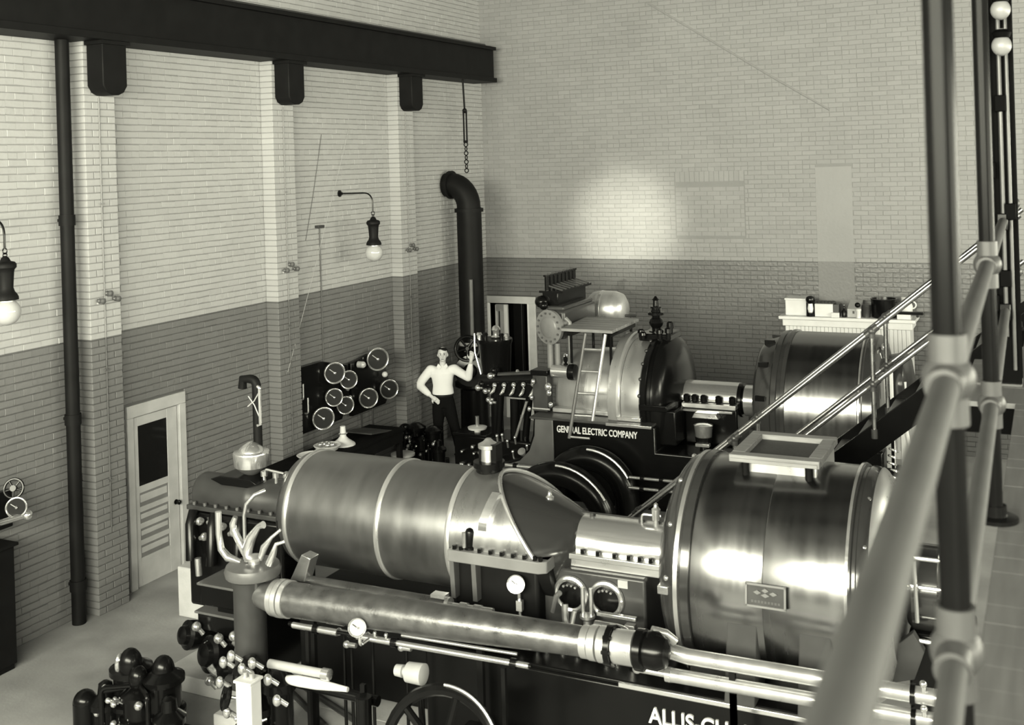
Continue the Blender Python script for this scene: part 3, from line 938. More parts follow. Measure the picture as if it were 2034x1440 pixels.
for x in (5.98, 6.28):
    MB().torus((x, 8.05, 1.30), (0, 1, 0), 0.125, 0.024, 28, 8).build('inspection_ring', 'steel', pd)
    la('inspection_cover', 'black', pd, (x, 8.06, 1.30), (0, -1, 0), [(0, 0.11), (0.02, 0.11), (0.03, 0.08), (0.035, 0.03)], 20)
    for k in range(4):
        cy('cover_stud', 'steel', pd, (x - .05 + k * .033, 8.04, 1.385 - abs(k - 1.5) * .012), (x - .05 + k * .033, 8.015, 1.385 - abs(k - 1.5) * .012), 0.010, seg=6)
og = thing('oil_sight', 'polished sight glasses and bent oil pipes in front of the nearer bearing pedestal', 'fittings', (6.2, 7.9, 1.1))
for x in (6.13, 6.20):
    cy('sight_tube', 'steel', og, (x, 7.93, 1.19), (x, 7.93, 1.42), 0.016, seg=10)
la('sight_body', 'steel_soft', og, (6.165, 7.93, 1.05), (0, 0, 1), [(0, 0.02), (0.02, 0.05), (0.06, 0.05), (0.08, 0.035), (0.12, 0.035), (0.14, 0.06), (0.16, 0.06)], 16)
tu('drain_pipe', 'steel', og, [(5.86, 7.96, 1.18), (5.91, 7.92, 1.32), (5.95, 7.9, 1.36)], 0.022, 8)
tu('drain_pipe', 'steel', og, [(5.99, 7.9, 1.28), (6.0, 7.88, 1.18), (6.03, 7.86, 1.08)], 0.028, 8)
tu('drain_pipe', 'steel', og, [(6.08, 7.88, 1.25), (6.06, 7.87, 1.16), (6.04, 7.86, 1.08)], 0.02, 8)
bx('bright_bar', 'steel', og, 6.26, 6.58, 7.88, 7.92, 1.235, 1.265, 0.006)
MB().box(6.5, 6.58, 7.84, 7.9, 1.12, 1.22).build('bracket', 'steel_soft', og, 0.006)
tu('bent_pipe', 'steel', og, bend((6.28, 7.8, 1.20), (6.56, 7.8, 1.20), (6.58, 7.8, 1.00), 0.10), 0.036, 12)
MB().sphere((6.42, 7.7, 1.10), (0.06, 0.05, 0.035)).build('trap', 'steel', og)
for x, z in ((5.78, 1.06), (5.86, 1.02), (6.0, 0.99), (6.12, 1.0), (6.36, 1.03), (6.45, 1.0)):
    MB().sphere((x, 7.82, z), 0.03).cyl((x, 7.82, z), (x, 7.82, z - .06), 0.014).build('cock', 'steel', og)
gg = thing('pressure_gauge', 'white-faced pressure gauge on a short stem below the nearer turbine flange', 'gauge', (5.60, 7.86, 1.2))
gauge(gg, (5.60, 7.84, 1.40), 0.072, (0.3, -0.9, 0.3))
cy('stem', 'steel', gg, (5.60, 7.90, 1.12), (5.60, 7.89, 1.34), 0.014, seg=8)
MB().box(5.585, 5.635, 7.86, 7.9, 1.18, 1.26).build('cock', 'steel', gg)

# the generator
GR = 0.81
gn = thing('generator', 'nearer generator, big polished drum with nameplate and wooden-framed air opening on top', 'generator', (7.55, FY, 0.95))
dm = la('drum', 'gen', gn, (7.08, FY, FZ), (1, 0, 0), [(0, GR - 0.012), (0.02, GR), (0.53, GR), (0.535, GR - 0.003), (0.54, GR), (1.09, GR), (1.10, GR - 0.012)], 96)
es = la('end_shield', 'gen_dark', gn, (7.09, FY, FZ), (-1, 0, 0), [(0, GR - 0.02), (0.005, GR + 0.015), (0.06, GR + 0.018), (0.07, GR - 0.005), (0.11, GR - 0.01), (0.12, GR + 0.004), (0.17, GR - 0.01), (0.24, GR - 0.10), (0.29, 0.60), (0.32, 0.44), (0.34, 0.42), (0.36, 0.30), (0.37, 0.08)], 72)
la('shield_ring', 'steel', es, (6.785, FY, FZ), (-1, 0, 0), [(0, 0.36), (0.0, 0.385), (0.02, 0.40), (0.04, 0.385), (0.045, 0.36)], 48)
la('shield_hoop', 'steel_soft', es, (7.01, FY, FZ), (-1, 0, 0), [(0, GR - 0.01), (0.004, GR + 0.012), (0.035, GR + 0.012), (0.04, GR - 0.01)], 72)
e2 = la('end_shield', 'gen_dark', gn, (8.17, FY, FZ), (1, 0, 0), [(0, GR - 0.02), (0.005, GR + 0.012), (0.03, GR + 0.014), (0.04, GR - 0.005), (0.06, GR - 0.005), (0.07, GR + 0.004), (0.11, GR), (0.15, GR - 0.025), (0.22, GR - 0.12), (0.27, 0.56), (0.30, 0.40), (0.31, 0.06)], 72)
la('shield_hoop', 'steel', e2, (8.165, FY, FZ), (1, 0, 0), [(0, GR), (0.002, GR + 0.02), (0.022, GR + 0.02), (0.024, GR)], 72)
la('dish_highlight', 'lag_bright', e2, (8.31, FY, FZ), (1, 0, 0), [(0, GR - 0.02), (0.0, GR - 0.005), (0.02, GR - 0.02), (0.09, GR - 0.12), (0.13, 0.57), (0.13, 0.5)], 72)  # broad highlight of the black gloss dish, put in as a bright ring
for sgn, x in ((-1, 6.90), (1, 8.30)):
    for k in range(7):
        a = math.radians(8 + k * 27)
        c = V((x + .02 * -sgn, FY - math.cos(a) * (GR - .02), FZ + math.sin(a) * (GR - .02)))
        MB().sphere(c, 0.022, 8, 6).build('bolt', 'steel', es if sgn < 0 else e2)
MB().box(6.86, 6.94, 7.58, 7.66, 1.60, 1.66).build('shield_lug', 'steel', es, 0.006)
for x in (7.36, 7.86):
    MB().prism([(7.47, 0.957), (7.78, 0.957), (7.9, 1.25), (7.70, 1.47), (7.60, 1.47)], x, x + 0.21, 'yz').build('foot', 'dull_grey', gn, 0.008)
    MB().prism([(9.33, 0.957), (9.02, 0.957), (8.9, 1.25), (9.10, 1.47), (9.20, 1.47)], x, x + 0.21, 'yz').build('foot', 'dull_grey', gn, 0.008)
bx('drum_saddle', 'black', gn, 7.0, 8.3, 7.80, 9.0, 0.958, 1.20, 0.02)
for x in (7.0, 7.62):
    bx('saddle_handle', 'steel_soft', gn, x + .02, x + 0.22, 7.77, 7.80, 1.09, 1.105)
# nameplate
npn = MB().box(7.505, 7.785, 7.572, 7.590, 1.62, 1.775, MX.Rotation(math.radians(-7), 3, 'X')).build('nameplate', 'iron', gn, 0.004)
m = MB()
for a, b, c, d in ((7.505, 7.785, 1.618, 1.632), (7.505, 7.785, 1.763, 1.777), (7.505, 7.518, 1.62, 1.775), (7.772, 7.785, 1.62, 1.775)):
    m.box(a, b, 7.564, 7.574, c, d, MX.Rotation(math.radians(-7), 3, 'X'), (7.64, 7.58, 1.70))
m.build('plate_border', 'mid_grey', npn)
m = MB()
for dx, dz, w in ((0, 0.045, .05), (-0.055, 0.028, .055), (0.055, 0.028, .055), (0, 0.012, .06)):
    m.prism([(7.645 + dx - w / 2, 1.695 + dz), (7.645 + dx, 1.695 + dz - .015), (7.645 + dx + w / 2, 1.695 + dz), (7.645 + dx, 1.695 + dz + .015)], 7.560, 7.576, 'xz')
m.build('emblem', 'mid_grey', npn)
m = MB()
for k in range(9):
    m.box(7.545 + k * .023, 7.56 + k * .023, 7.566, 7.580, 1.642, 1.666)
m.build('plate_line', 'grey', npn)
# air opening on top
hb = MB().box(7.36, 7.88, 8.17, 8.20, 2.18, 2.455).box(7.36, 7.88, 8.86, 8.89, 2.18, 2.455).box(7.345, 7.375, 8.17, 8.89, 2.18, 2.455).box(7.87, 7.90, 8.17, 8.89, 2.18, 2.455).build('air_box', 'lag_bright', gn, 0.01)
fr = MB().box(7.275, 7.935, 8.09, 8.19, 2.46, 2.515).build('frame_bar', 'wood', gn, 0.006)
MB().box(7.275, 7.935, 8.75, 8.85, 2.46, 2.515).build('frame_bar', 'wood', gn, 0.006)
MB().box(7.275, 7.37, 8.191, 8.749, 2.46, 2.515).build('frame_bar', 'wood', gn, 0.006)
MB().box(7.84, 7.935, 8.191, 8.749, 2.46, 2.515).build('frame_bar', 'wood', gn, 0.006)
bx('screen', 'screen', gn, 7.36, 7.85, 8.18, 8.76, 2.462, 2.475)
for x in (7.385, 7.85):
    cy('hold_down', 'black', gn, (x, 8.145, 2.30), (x, 8.145, 2.46), 0.03, seg=10)
bx('frame_moulding', 'wood', gn, 7.29, 7.92, 8.08, 8.09, 2.468, 2.49)

ex = thing('exciter', 'small dark exciter with polished rings on the far right end of the nearer generator', 'exciter', (8.7, FY, 0.2))
la('housing', 'gen_dark', ex, (8.48, FY, FZ), (1, 0, 0), [(0, 0.10), (0.01, 0.26), (0.05, 0.30), (0.22, 0.30), (0.25, 0.26), (0.26, 0.16), (0.44, 0.16), (0.45, 0.08)], 40)
la('commutator', 'steel', ex, (8.745, FY, FZ), (1, 0, 0), [(0, 0.16), (0.0, 0.19), (0.10, 0.19), (0.10, 0.16)], 40)
bx('stand', 'black', ex, 8.50, 8.92, 8.15, 8.65, 0.152, 1.36, 0.02)
for z in (1.35, 1.72, 1.92):
    MB().cyl((8.52, 8.06, z), (8.76, 8.06, z), 0.016, seg=8).sphere((8.52, 8.06, z), 0.03, 8, 6).build('brush_rod', 'steel', ex)
cy('lever', 'steel', ex, (8.58, 8.0, 1.50), (8.57, 8.0, 1.92), 0.014, seg=8)
MB().prism([(8.40, 1.05), (8.55, 1.1), (8.62, 1.30), (8.55, 1.42), (8.42, 1.30)], 8.0, 8.08, 'xz').build('side_plate', 'dull_grey', ex, 0.006)

# large lagged steam pipe across the front
pp = thing('steam_pipe', 'long thick silver-grey lagged steam pipe along the front of the nearer turbine', 'pipe', (5.3, 7.0, 1.3))
PA, PB = V((3.62, 7.0, 1.35)), V((6.93, 7.0, 1.45))
pd_ = PB - PA
la('lagging', 'pipe_lag', pp, PA, pd_, [(0.42, 0.11), (0.43, 0.132), (1.2, 0.128), (1.9, 0.12), (2.5, 0.108), (2.9, 0.1), (2.92, 0.09)], 36)
la('tapered_neck', 'lag_mid', pp, PA, pd_, [(0, 0.05), (0.02, 0.065), (0.27, 0.125), (0.28, 0.125)], 32)
for d, r in ((0.275, 0.140), (0.325, 0.145), (0.38, 0.142)):
    la('strap_band', 'lag_bright', pp, PA, pd_, [(d, 0.1), (d + .002, r), (d + .045, r), (d + .05, 0.1)], 32)
for d, r in ((2.90, 0.108), (2.96, 0.115), (3.03, 0.12)):
    la('collar', 'lag_bright', pp, PA, pd_, [(d, 0.08), (d + .003, r), (d + .055, r), (d + .06, 0.08)], 32)
la('coupling', 'black', pp, PA, pd_, [(3.09, 0.07), (3.09, 0.135), (3.13, 0.135), (3.13, 0.07)], 28)
for k in range(8):
    a = 2 * PI * k / 8
    c = PA + pd_.normalized() * 3.08 + V((0, math.cos(a) * .12, math.sin(a) * .12))
    cy('bolt', 'black', pp, c, c + V((0.06, 0, 0)), 0.014, seg=6)
la('nozzle', 'lag_bright', pp, PA, pd_, [(3.13, 0.08), (3.135, 0.112), (3.28, 0.115), (3.29, 0.08)], 32)
ev = thing('elbow_valve', 'black cast elbow valve at the right end of the thick lagged pipe', 'valve', (7.0, 7.05, 1.3))
la('body', 'black', ev, (6.915, 7.0, 1.45), (1, 0, 0.02), [(0, 0.09), (0.0, 0.135), (0.05, 0.135), (0.06, 0.11), (0.14, 0.12), (0.20, 0.09), (0.22, 0.03)], 28)
MB().sphere((7.02, 7.02, 1.47), (0.11, 0.11, 0.11)).build('bowl', 'black', ev)
tu('bypass', 'steel_soft', ev, [(7.0, 7.05, 1.57), (7.08, 7.10, 1.54), (7.13, 7.14, 1.48)], 0.03, 12)

for nm, z, r, lb, x0 in (('water_pipe', 1.365, 0.052, 'upper of two thick pale pipes running right below the nearer generator', 7.06), ('water_pipe', 1.22, 0.046, 'lower of two thick pale pipes running right below the nearer generator', 7.08)):
    t = thing(nm, lb, 'pipe', (8.0, 7.2, z), 'pale pipes below the generator')
    if z > 1.3:
        tu('tube', 'lag_bright', t, [(6.97, 7.16, 1.45), (7.02, 7.18, 1.41), (7.09, 7.2, 1.38), (7.2, 7.2, z), (9.2, 7.2, z + .015)], [0.03, 0.045, r, r, r], 18)
    else:
        tu('tube', 'lag_bright', t, [(x0, 7.2, z), (9.2, 7.2, z + 0.02)], r, 18)
        cy('thin_end', 'steel', t, (6.84, 7.2, z), (7.05, 7.2, z), 0.024, seg=12)
        la('union', 'steel', t, (7.04, 7.2, z), (1, 0, 0), [(0, 0.03), (0.0, 0.05), (0.04, 0.05), (0.04, 0.03)], 14)
        MB().sphere((6.83, 7.2, z), 0.034).build('end_cap', 'steel', t)
    for x in (8.3, 8.62):
        la('union', 'black', t, (x, 7.2, z + .008), (1, 0, 0), [(0, r * .8), (0, r * 1.25), (0.03, r * 1.25), (0.03, r * .8)], 18)
        MB().cyl((x + .08, 7.16, z + r), (x + .08, 7.16, z + r + .05), 0.014).sphere((x + .08, 7.16, z + r + .05), 0.022).build('cock', 'steel', t)
    for x in (7.5, 9.0):
        bx('pipe_stand', 'black_matt', t, x - .02, x + .02, 7.18, 7.22, 0.152, z - r + 0.004)

tp = thing('lagged_pipe', 'thinner rough grey pipe lying behind the thick lagged pipe', 'pipe', (4.5, 7.4, 1.35))
tu('lagging', 'pipe_lag', tp, [(3.84, 7.4, 1.33), (5.22, 7.4, 1.345)], [0.062, 0.05], 18)
la('end_flange', 'steel', tp, (5.22, 7.4, 1.345), (1, 0, 0), [(0, 0.03), (0, 0.062), (0.03, 0.062), (0.03, 0.03)], 16)
bx('end_bracket', 'steel', tp, 5.10, 5.22, 7.36, 7.44, 1.40, 1.425)
for x in (5.34, 5.46):
    la('union', 'steel', tp, (x, 7.4, 1.34), (1, 0, 0), [(0, 0.02), (0.0, 0.045), (0.06, 0.045), (0.06, 0.02)], 14)
cy('tail', 'steel', tp, (5.25, 7.4, 1.34), (5.62, 7.4, 1.35), 0.03, seg=12)
MB().prism([(3.78, 1.36), (3.92, 1.36), (3.99, 1.56), (3.9, 1.58)], 7.34, 7.46, 'xz').build('bright_bracket', 'steel', tp, 0.006)
for x in (3.95, 5.5):
    bx('pipe_stand', 'black_matt', tp, x - .025, x + .025, 7.38, 7.42, 0.0, 1.3)

hr = thing('oil_pipe', 'thin polished oil pipe with brass joints and a white gauge below the thick lagged pipe', 'pipe', (5.0, 7.0, 1.17))
for x0, x1, r in ((4.06, 4.26, .024), (4.30, 4.48, .026), (4.66, 4.98, .024), (5.0, 6.10, .021)):
    tu('tube', 'steel', hr, [(x0, 7.0, 1.165 + (x0 - 4) * .015), (x1, 7.0, 1.165 + (x1 - 4) * .015)], r, 12)
tu('tube_core', 'black', hr, [(4.02, 7.0, 1.17), (6.12, 7.0, 1.197)], 0.015, 10)
tu('upper_tube', 'steel', hr, [(5.02, 7.06, 1.215), (5.98, 7.06, 1.235)], 0.012, 10)
tu('upper_tube', 'steel', hr, [(4.34, 7.06, 1.21), (4.5, 7.06, 1.213)], 0.014, 10)
for x in (4.28, 4.62, 4.99, 5.98):
    la('joint', 'black', hr, (x - .02, 7.0, 1.165 + (x - 4) * .015), (1, 0, 0), [(0, .02), (0, .036), (.045, .036), (.045, .02)], 14)
gauge(hr, (4.78, 6.83, 1.325), 0.068, (0.45, -0.85, 0.25))
tu('gauge_stem', 'steel', hr, bend((4.78, 6.99, 1.18), (4.78, 6.86, 1.18), (4.78, 6.86, 1.30), .03), 0.013, 8)
for x in (4.82, 4.92):
    MB().cyl((x, 7.0, 1.18), (x, 7.0, 1.225), 0.01).sphere((x, 7.0, 1.225), .016).build('cock', 'steel', hr)
for x in (4.2, 5.9):
    bx('pipe_stand', 'black_matt', hr, x - .015, x + .015, 6.985, 7.015, 0.0, 1.15)
for i, (x, z) in enumerate(((4.28, 1.03), (4.55, 1.04), (4.35, 0.94), (4.86, 1.0))):
    t = thing('drain_cock', ('first', 'third', 'second', 'fourth')[i] + ' from the left of the small bright drain cocks under the lagged pipe', 'valve', (x + .045, 7.30, 0), 'drain cocks under the pipe')
    MB().cyl((x, 7.30, z), (x + .09, 7.30, z + .003), 0.02).sphere((x, 7.30, z), 0.03).build('cock', 'steel', t)
    cy('stand', 'black', t, (x + .045, 7.30, 0.0), (x + .045, 7.30, z), 0.014, seg=8)

# throttle column with the bent polished levers
tc = thing('throttle_valve', 'grey throttle column with round cap and bent polished levers left of the thick pipe', 'valve', (3.64, 7.0, 0))
la('column', 'iron', tc, (3.64, 7.0, 0), (0, 0, 1), [(0, 0.22), (0.05, 0.22), (0.07, 0.13), (1.40, 0.128), (1.47, 0.14), (1.50, 0.18)], 32)
la('cap', 'grey', tc, (3.68, 7.0, 1.50), (0, 0, 1), [(0, 0.17), (0.01, 0.215), (0.05, 0.225), (0.09, 0.21), (0.10, 0.17), (0.102, 0.05)], 36)
la('cap_knob', 'steel_soft', tc, (3.70, 7.0, 1.60), (0, 0, 1), [(0, 0.05), (0.03, 0.05), (0.035, 0.075), (0.055, 0.075), (0.065, 0.05), (0.07, 0.01)], 22)
for pts, r in (([(3.36, 6.98, 1.98), (3.36, 6.98, 1.80), (3.38, 6.98, 1.68), (3.45, 6.98, 1.62), (3.58, 6.98, 1.60)], [.026, .026, .03, .034, .02]),
               ([(3.52, 7.0, 1.95), (3.49, 7.0, 1.89), (3.50, 7.0, 1.84), (3.60, 7.0, 1.68), (3.63, 7.0, 1.62)], [.02, .028, .03, .03, .02]),
               ([(3.80, 7.0, 1.92), (3.75, 7.0, 1.90), (3.67, 7.0, 1.80), (3.63, 7.0, 1.70), (3.63, 7.0, 1.61)], [.03, .022, .04, .045, .03]),
               ([(3.93, 7.05, 1.88), (3.86, 7.02, 1.82), (3.80, 7.0, 1.74), (3.76, 7.0, 1.64)], [.012, .014, .03, .022]),
               ([(3.98, 7.02, 1.80), (3.92, 7.0, 1.78), (3.90, 6.98, 1.70), (3.86, 6.98, 1.62)], [.012, .016, .028, .03])):
    tu('lever', 'steel', tc, pts, r, 12)

# stepped valve chest at the left end
vc = thing('valve_chest', 'stepped black valve chest with flat grey tops at the left end of the nearer turbine', 'valve chest', (2.75, 7.9, 0.15))
for x0, x1, y0, y1, z0, z1 in ((2.47, 3.05, 7.72, 8.10, 0.82, 1.0), (2.36, 3.05, 7.80, 8.30, 0.55, 0.70), (2.55, 3.1, 7.85, 8.4, 0.152, 1.0)):
    bx('casting', 'black', vc, x0, x1, y0, y1, z0, z1, 0.012)
for x0, x1, y0, y1, z in ((2.45, 3.06, 7.70, 8.12, 1.0), (2.34, 3.06, 7.78, 8.32, 0.70)):
    bx('flat_top', 'grey', vc, x0, x1, y0, y1, z, z + 0.022, 0.005)
for x, y, z, r in ((2.32, 7.78, 0.50, .13), (2.62, 7.72, 0.40, .16), (2.85, 7.66, 0.32, .12)):
    la('valve_cap', 'black', vc, (x, y, z), (-0.3, -0.9, 0.25), [(-.2, r * .7), (0, r), (0.06, r), (0.08, r * .7), (0.12, r * .6), (0.14, r * .2)], 20)
MB().torus((2.84, 7.60, 0.46), (0.4, -0.9, 0.2), 0.15, 0.03, 26, 8, 0.5, 4.2).build('hand_ring', 'steel', vc)
for x, y, z in ((2.40, 7.74, 0.60), (2.76, 7.62, 0.60), (2.95, 7.60, 0.66), (3.05, 7.55, 0.58), (2.66, 7.6, 0.22), (2.9, 7.75, 1.05), (2.98, 7.72, 1.08)):
    MB().sphere((x, y, z), 0.045).cyl((x, y, z), (x + .05, y + .03, z - .07), 0.022).build('cock', 'steel', vc)
for x0, z0, x1, z1 in ((2.06, 1.50, 2.12, 1.08), (2.32, 1.50, 2.36, 1.06), (2.64, 1.5, 2.66, 1.04)):
    tu('drop_pipe', 'black', vc, [(x0, 8.12, z0), (x0 + .02, 8.05, z0 - .1), (x1, 8.0, z1)], 0.05, 10)
MB().box(1.98, 3.1, 8.12, 8.62, 0.6, 1.49).build('housing_block', 'black', vc, 0.03)
for x, z in ((2.15, 1.42), (2.30, 1.44), (2.42, 1.40), (2.55, 1.36), (2.2, 1.28)):
    MB().sphere((x, 8.1, z), 0.04).cyl((x - .05, 8.1, z - .02), (x + .05, 8.08, z + .02), 0.022).build('fitting', 'steel', vc)
tu('bright_drop', 'steel', vc, [(2.22, 7.98, 1.12), (2.23, 7.98, 0.96)], 0.032, 10)
tu('base_pipe', 'iron', vc, [(2.95, 7.52, 0.30), (3.45, 7.4, 0.34)], 0.06, 12)


def feed_pump(name, label, x, y, s, seed, tall=0.55, wheels=(), group=None):
    """small black steam pump: base, two steam cylinders, valve chests, bright cocks and pipes"""
    r = random.Random(seed)
    t = thing(name, label, 'pump', (x, y, 0), group)
    bx('base', 'black', t, x - .34 * s, x + .34 * s, y - .2 * s, y + .2 * s, 0.0, 0.10 * s, 0.012)
    for dx, dy, h, q in ((-.16, .02, tall, .13), (.15, .03, tall * .95, .125), (0, -.06, tall * .72, .12)):
        hh = h * s
        la('steam_cylinder', 'black', t, (x + dx * s, y + dy * s, 0.1 * s), (0, 0, 1),
           [(0, q * s), (hh * .3, q * s), (hh * .32, q * 1.25 * s), (hh * .38, q * 1.25 * s), (hh * .4, q * s), (hh * .78, q * s), (hh * .8, q * 1.22 * s), (hh * .88, q * 1.22 * s), (hh * .92, q * .9 * s), (hh * .99, q * .5 * s), (hh, q * .1 * s)], 22)
    for dx in (-.30, .32):
        la('valve_chest', 'black', t, (x + dx * s, y - .1 * s, 0.08 * s), (0, 0, 1), [(0, .1 * s), (.18 * s, .1 * s), (.19 * s, .12 * s), (.23 * s, .12 * s), (.28 * s, .06 * s), (.36 * s, .05 * s), (.38 * s, .02 * s)], 18)
    for i in range(13):
        c = V((x + r.uniform(-.27, .27) * s, y - r.uniform(.06, .16) * s, r.uniform(.12, tall * .85) * s))
        d = V((r.uniform(-1, 1), -1, r.uniform(-.4, .8))).normalized()
        MB().cyl(c, c + d * .07 * s, .016 * s, seg=8).sphere(c + d * .08 * s, r.uniform(.02, .034) * s, 8, 6).build('cock', 'steel', t)
    for i in range(3):
        a = V((x + r.uniform(-.3, .3) * s, y - .2 * s, .09 * s))
        b = V((x + r.uniform(-.1, .1) * s, y - .02 * s, a.z + r.uniform(.25, .4) * s))
        tu('feed_pipe', 'black', t, bend(a, (a.x, a.y, b.z), b, .04 * s), .018 * s, 8)
    for wx, wy, wz, wr, ax in wheels:
        handwheel('handwheel', 'black', t, (x + wx * s, y + wy * s, wz * s), ax, wr * s, .022 * s, 5, .025 * s)
        cy('wheel_stem', 'steel', t, (x + wx * s, y + wy * s, wz * s), V((x + wx * s, y + wy * s, wz * s)) - V(ax).normalized() * .16 * s, .016 * s, seg=8)
    return t


pa = feed_pump('feed_pump', 'black feed pump with two rounded domes at the bottom edge left of the curb', 2.62, 6.88, 1.12, 5, 0.50)
for x, y, z, r in ((2.50, 6.84, 0.66, .115), (2.78, 6.92, 0.62, .11), (2.62, 6.80, 0.58, .09)):
    MB().sphere((x, y, z), (r * .85, r * .85, r * 1.15), 18, 12).build('air_dome', 'black', pa)
MB().sphere((2.42, 6.80, 0.66), (0.03, 0.05, 0.09)).build('dome_highlight', 'steel', pa)  # white highlight on the dome's left side, added as a steel shape
MB().cyl((2.12, 6.7, 0.0), (2.12, 6.7, 0.34), 0.10).sphere((2.12, 6.7, 0.34), 0.1).build('side_chamber', 'black', pa)
pb = feed_pump('oil_pump', 'small black pump at the bottom edge beside the white upright box', 3.93, 6.78, 0.86, 9, 1.02,
               ((-.30, -.15, .80, .10, (-.6, -.7, .3)),))
for x, z in ((3.70, .98), (3.78, 1.04), (3.88, .96), (3.66, .82), (4.12, .92), (4.2, .78), (3.98, 1.02), (3.72, .60)):
    MB().sphere((x, 6.60, z), (.035, .03, .045), 10, 8).cyl((x, 6.62, z), (x + .05, 6.66, z - .05), .018).build('cock', 'steel', pb)
wbx = tag(bx('oil_box', 'white', None, 3.98, 4.12, 6.40, 6.53, 0.0, 0.96, 0.012), 'white upright box standing against the small pump at the bottom edge', 'box')
MB().box(3.97, 4.13, 6.39, 6.54, 0.96, 0.98).build('box_lid', 'white', wbx, 0.004)
for k in range(2):
    MB().cyl((4.02 + k * .06, 6.47, 0.98), (4.02 + k * .06, 6.47, 1.02), 0.02, seg=10).build('spout', 'lag_bright', wbx)
bl = thing('bleed_pipe', 'grey pipe with a bright cap and a pale lagged pipe low under the gauge', 'pipe', (4.3, 6.9, 0.9))
tu('tube', 'pale_grey', bl, [(3.98, 6.8, 0.935), (4.50, 6.8, 0.945)], 0.034, 14)
la('bright_cap', 'steel', bl, (4.48, 6.8, 0.945), (1, 0, 0), [(0, .036), (0, .044), (.06, .044), (.07, .02)], 16)
tu('lagged_tube', 'white', bl, [(4.14, 6.8, 0.84), (4.25, 6.8, 0.85), (4.42, 6.8, 0.855), (4.70, 6.8, 0.865)], [.03, .042, .04, .018], 16)
MB().cyl((4.85, 6.78, 0.85), (4.85, 6.78, 0.60), 0.06).sphere((4.85, 6.78, 0.60), .07).build('trap', 'black', bl)
tu('dark_tube', 'black', bl, [(4.02, 6.90, 0.78), (4.9, 6.90, 0.77)], 0.04, 12)
for x in (4.1, 4.8):
    bx('pipe_stand', 'black', bl, x - .02, x + .02, 6.84, 6.87, 0, 0.9)
for i, (a, b) in enumerate((((3.28, 7.86, 0.177), (4.05, 7.40, 0.177)), ((3.42, 7.92, 0.177), (4.35, 7.52, 0.177)))):
    tag(tu('floor_pipe', 'iron', None, [a, b], 0.026, 10), ('nearer' if i == 0 else 'farther') + ' of two dark pipes running slantwise across the bright floor', 'pipe', 'pipes on the floor')
wv = thing('white_valve', 'pale round valve body glinting in the dark under the thick pipe', 'valve', (5.3, 6.95, 0.9))
la('body', 'pale_grey', wv, (5.12, 6.80, 1.085), (1, 0, .03), [(0, .02), (.01, .04), (.07, .045), (.075, .03), (.10, .03), (.11, .07), (.24, .075), (.25, .04)], 20)
cy('stand', 'black', wv, (5.30, 6.9, 0), (5.30, 6.84, 1.05), 0.025, seg=10)
cw = thing('control_wheel', 'large black control wheel with a highlight shaped on its rim at the bottom centre', 'wheel', (5.60, 6.62, 0))
handwheel('rim', 'black', cw, (5.60, 6.60, 0.66), (0.1, -0.95, 0.25), 0.42, 0.042, 6, 0.07)
MB().tube([(5.60 + .45 * math.cos(a), 6.555 + (.1 * .45 * math.cos(a) + .25 * .45 * math.sin(a)) / .95, .668 + .45 * math.sin(a)) for a in [math.radians(15 + 75 * k / 16) for k in range(17)]], 0.011, 8).build('rim_highlight', 'steel', cw)  # highlight on the wheel's upper right, modelled as a steel arc
cy('shaft', 'black', cw, (5.60, 6.62, 0.66), (5.60, 7.24, 0.5), 0.04)
bx('stand', 'black', cw, 5.5, 5.7, 7.0, 7.2, 0, 0.62, 0.02)

# ------------------------------------------------------------------ the far machine
GY, GZ = 14.4, 1.5
gbed = thing('bedplate', 'black bedplate with white block lettering under the farther machine', 'bedplate', (4.0, GY, 0.2))
MB().prism([(2.50, 0.64), (2.70, 0.64), (2.88, 0.70), (3.03, 0.84), (3.10, 1.04), (3.12, 1.275), (4.84, 1.275), (4.84, 0.95), (7.5, 0.95), (7.5, 0.202), (2.50, 0.202)], 13.50, 15.1, 'xz').build('casting', 'black', gbed, 0.02)
MB().prism([(2.48, 0.62), (2.72, 0.615), (2.91, 0.68), (3.06, 0.83), (3.14, 1.04), (3.155, 1.27), (3.42, 1.27), (3.42, 0.5), (2.48, 0.5)], 13.47, 13.50, 'xz').build('flared_end', 'grey', gbed, 0.01)
bx('ledge', 'iron', gbed, 3.10, 4.82, 13.42, 15.1, 1.275, 1.305, 0.008)
bx('bright_edge', 'steel', gbed, 4.2, 4.82, 13.40, 13.42, 1.27, 1.305, 0.004)
text('lettering', 'GENERAL ELECTRIC COMPANY', 'white', gbed, 3.47, 4.60, 13.50, 1.155, 0.09, 0.015)

gt = thing('steam_turbine', 'farther steam turbine with bright stepped casing and black wheel case', 'turbine', (4.0, GY, 1.25))
la('front_casing', 'lag_bright', gt, (3.24, GY, GZ), (1, 0, 0), [(0, 0.20), (0.002, 0.42), (0.05, 0.50), (0.10, 0.545), (0.45, 0.575), (0.47, 0.585), (0.52, 0.585), (0.53, 0.60), (0.94, 0.61)], 64)
bx('casing_foot', 'steel_soft', gt, 3.30, 4.20, 13.74, 13.86, 1.31, 1.37, 0.008)
la('hoop', 'lag_bright', gt, (4.15, GY, GZ), (1, 0, 0), [(0, 0.55), (0.002, 0.80), (0.015, 0.825), (0.14, 0.845), (0.165, 0.83), (0.17, 0.7)], 72)
la('stage_drum', 'steel_soft', gt, (4.32, GY, GZ), (1, 0, 0), [(0, 0.5), (0.002, 0.755), (0.02, 0.765), (0.28, 0.765), (0.29, 0.6)], 72)
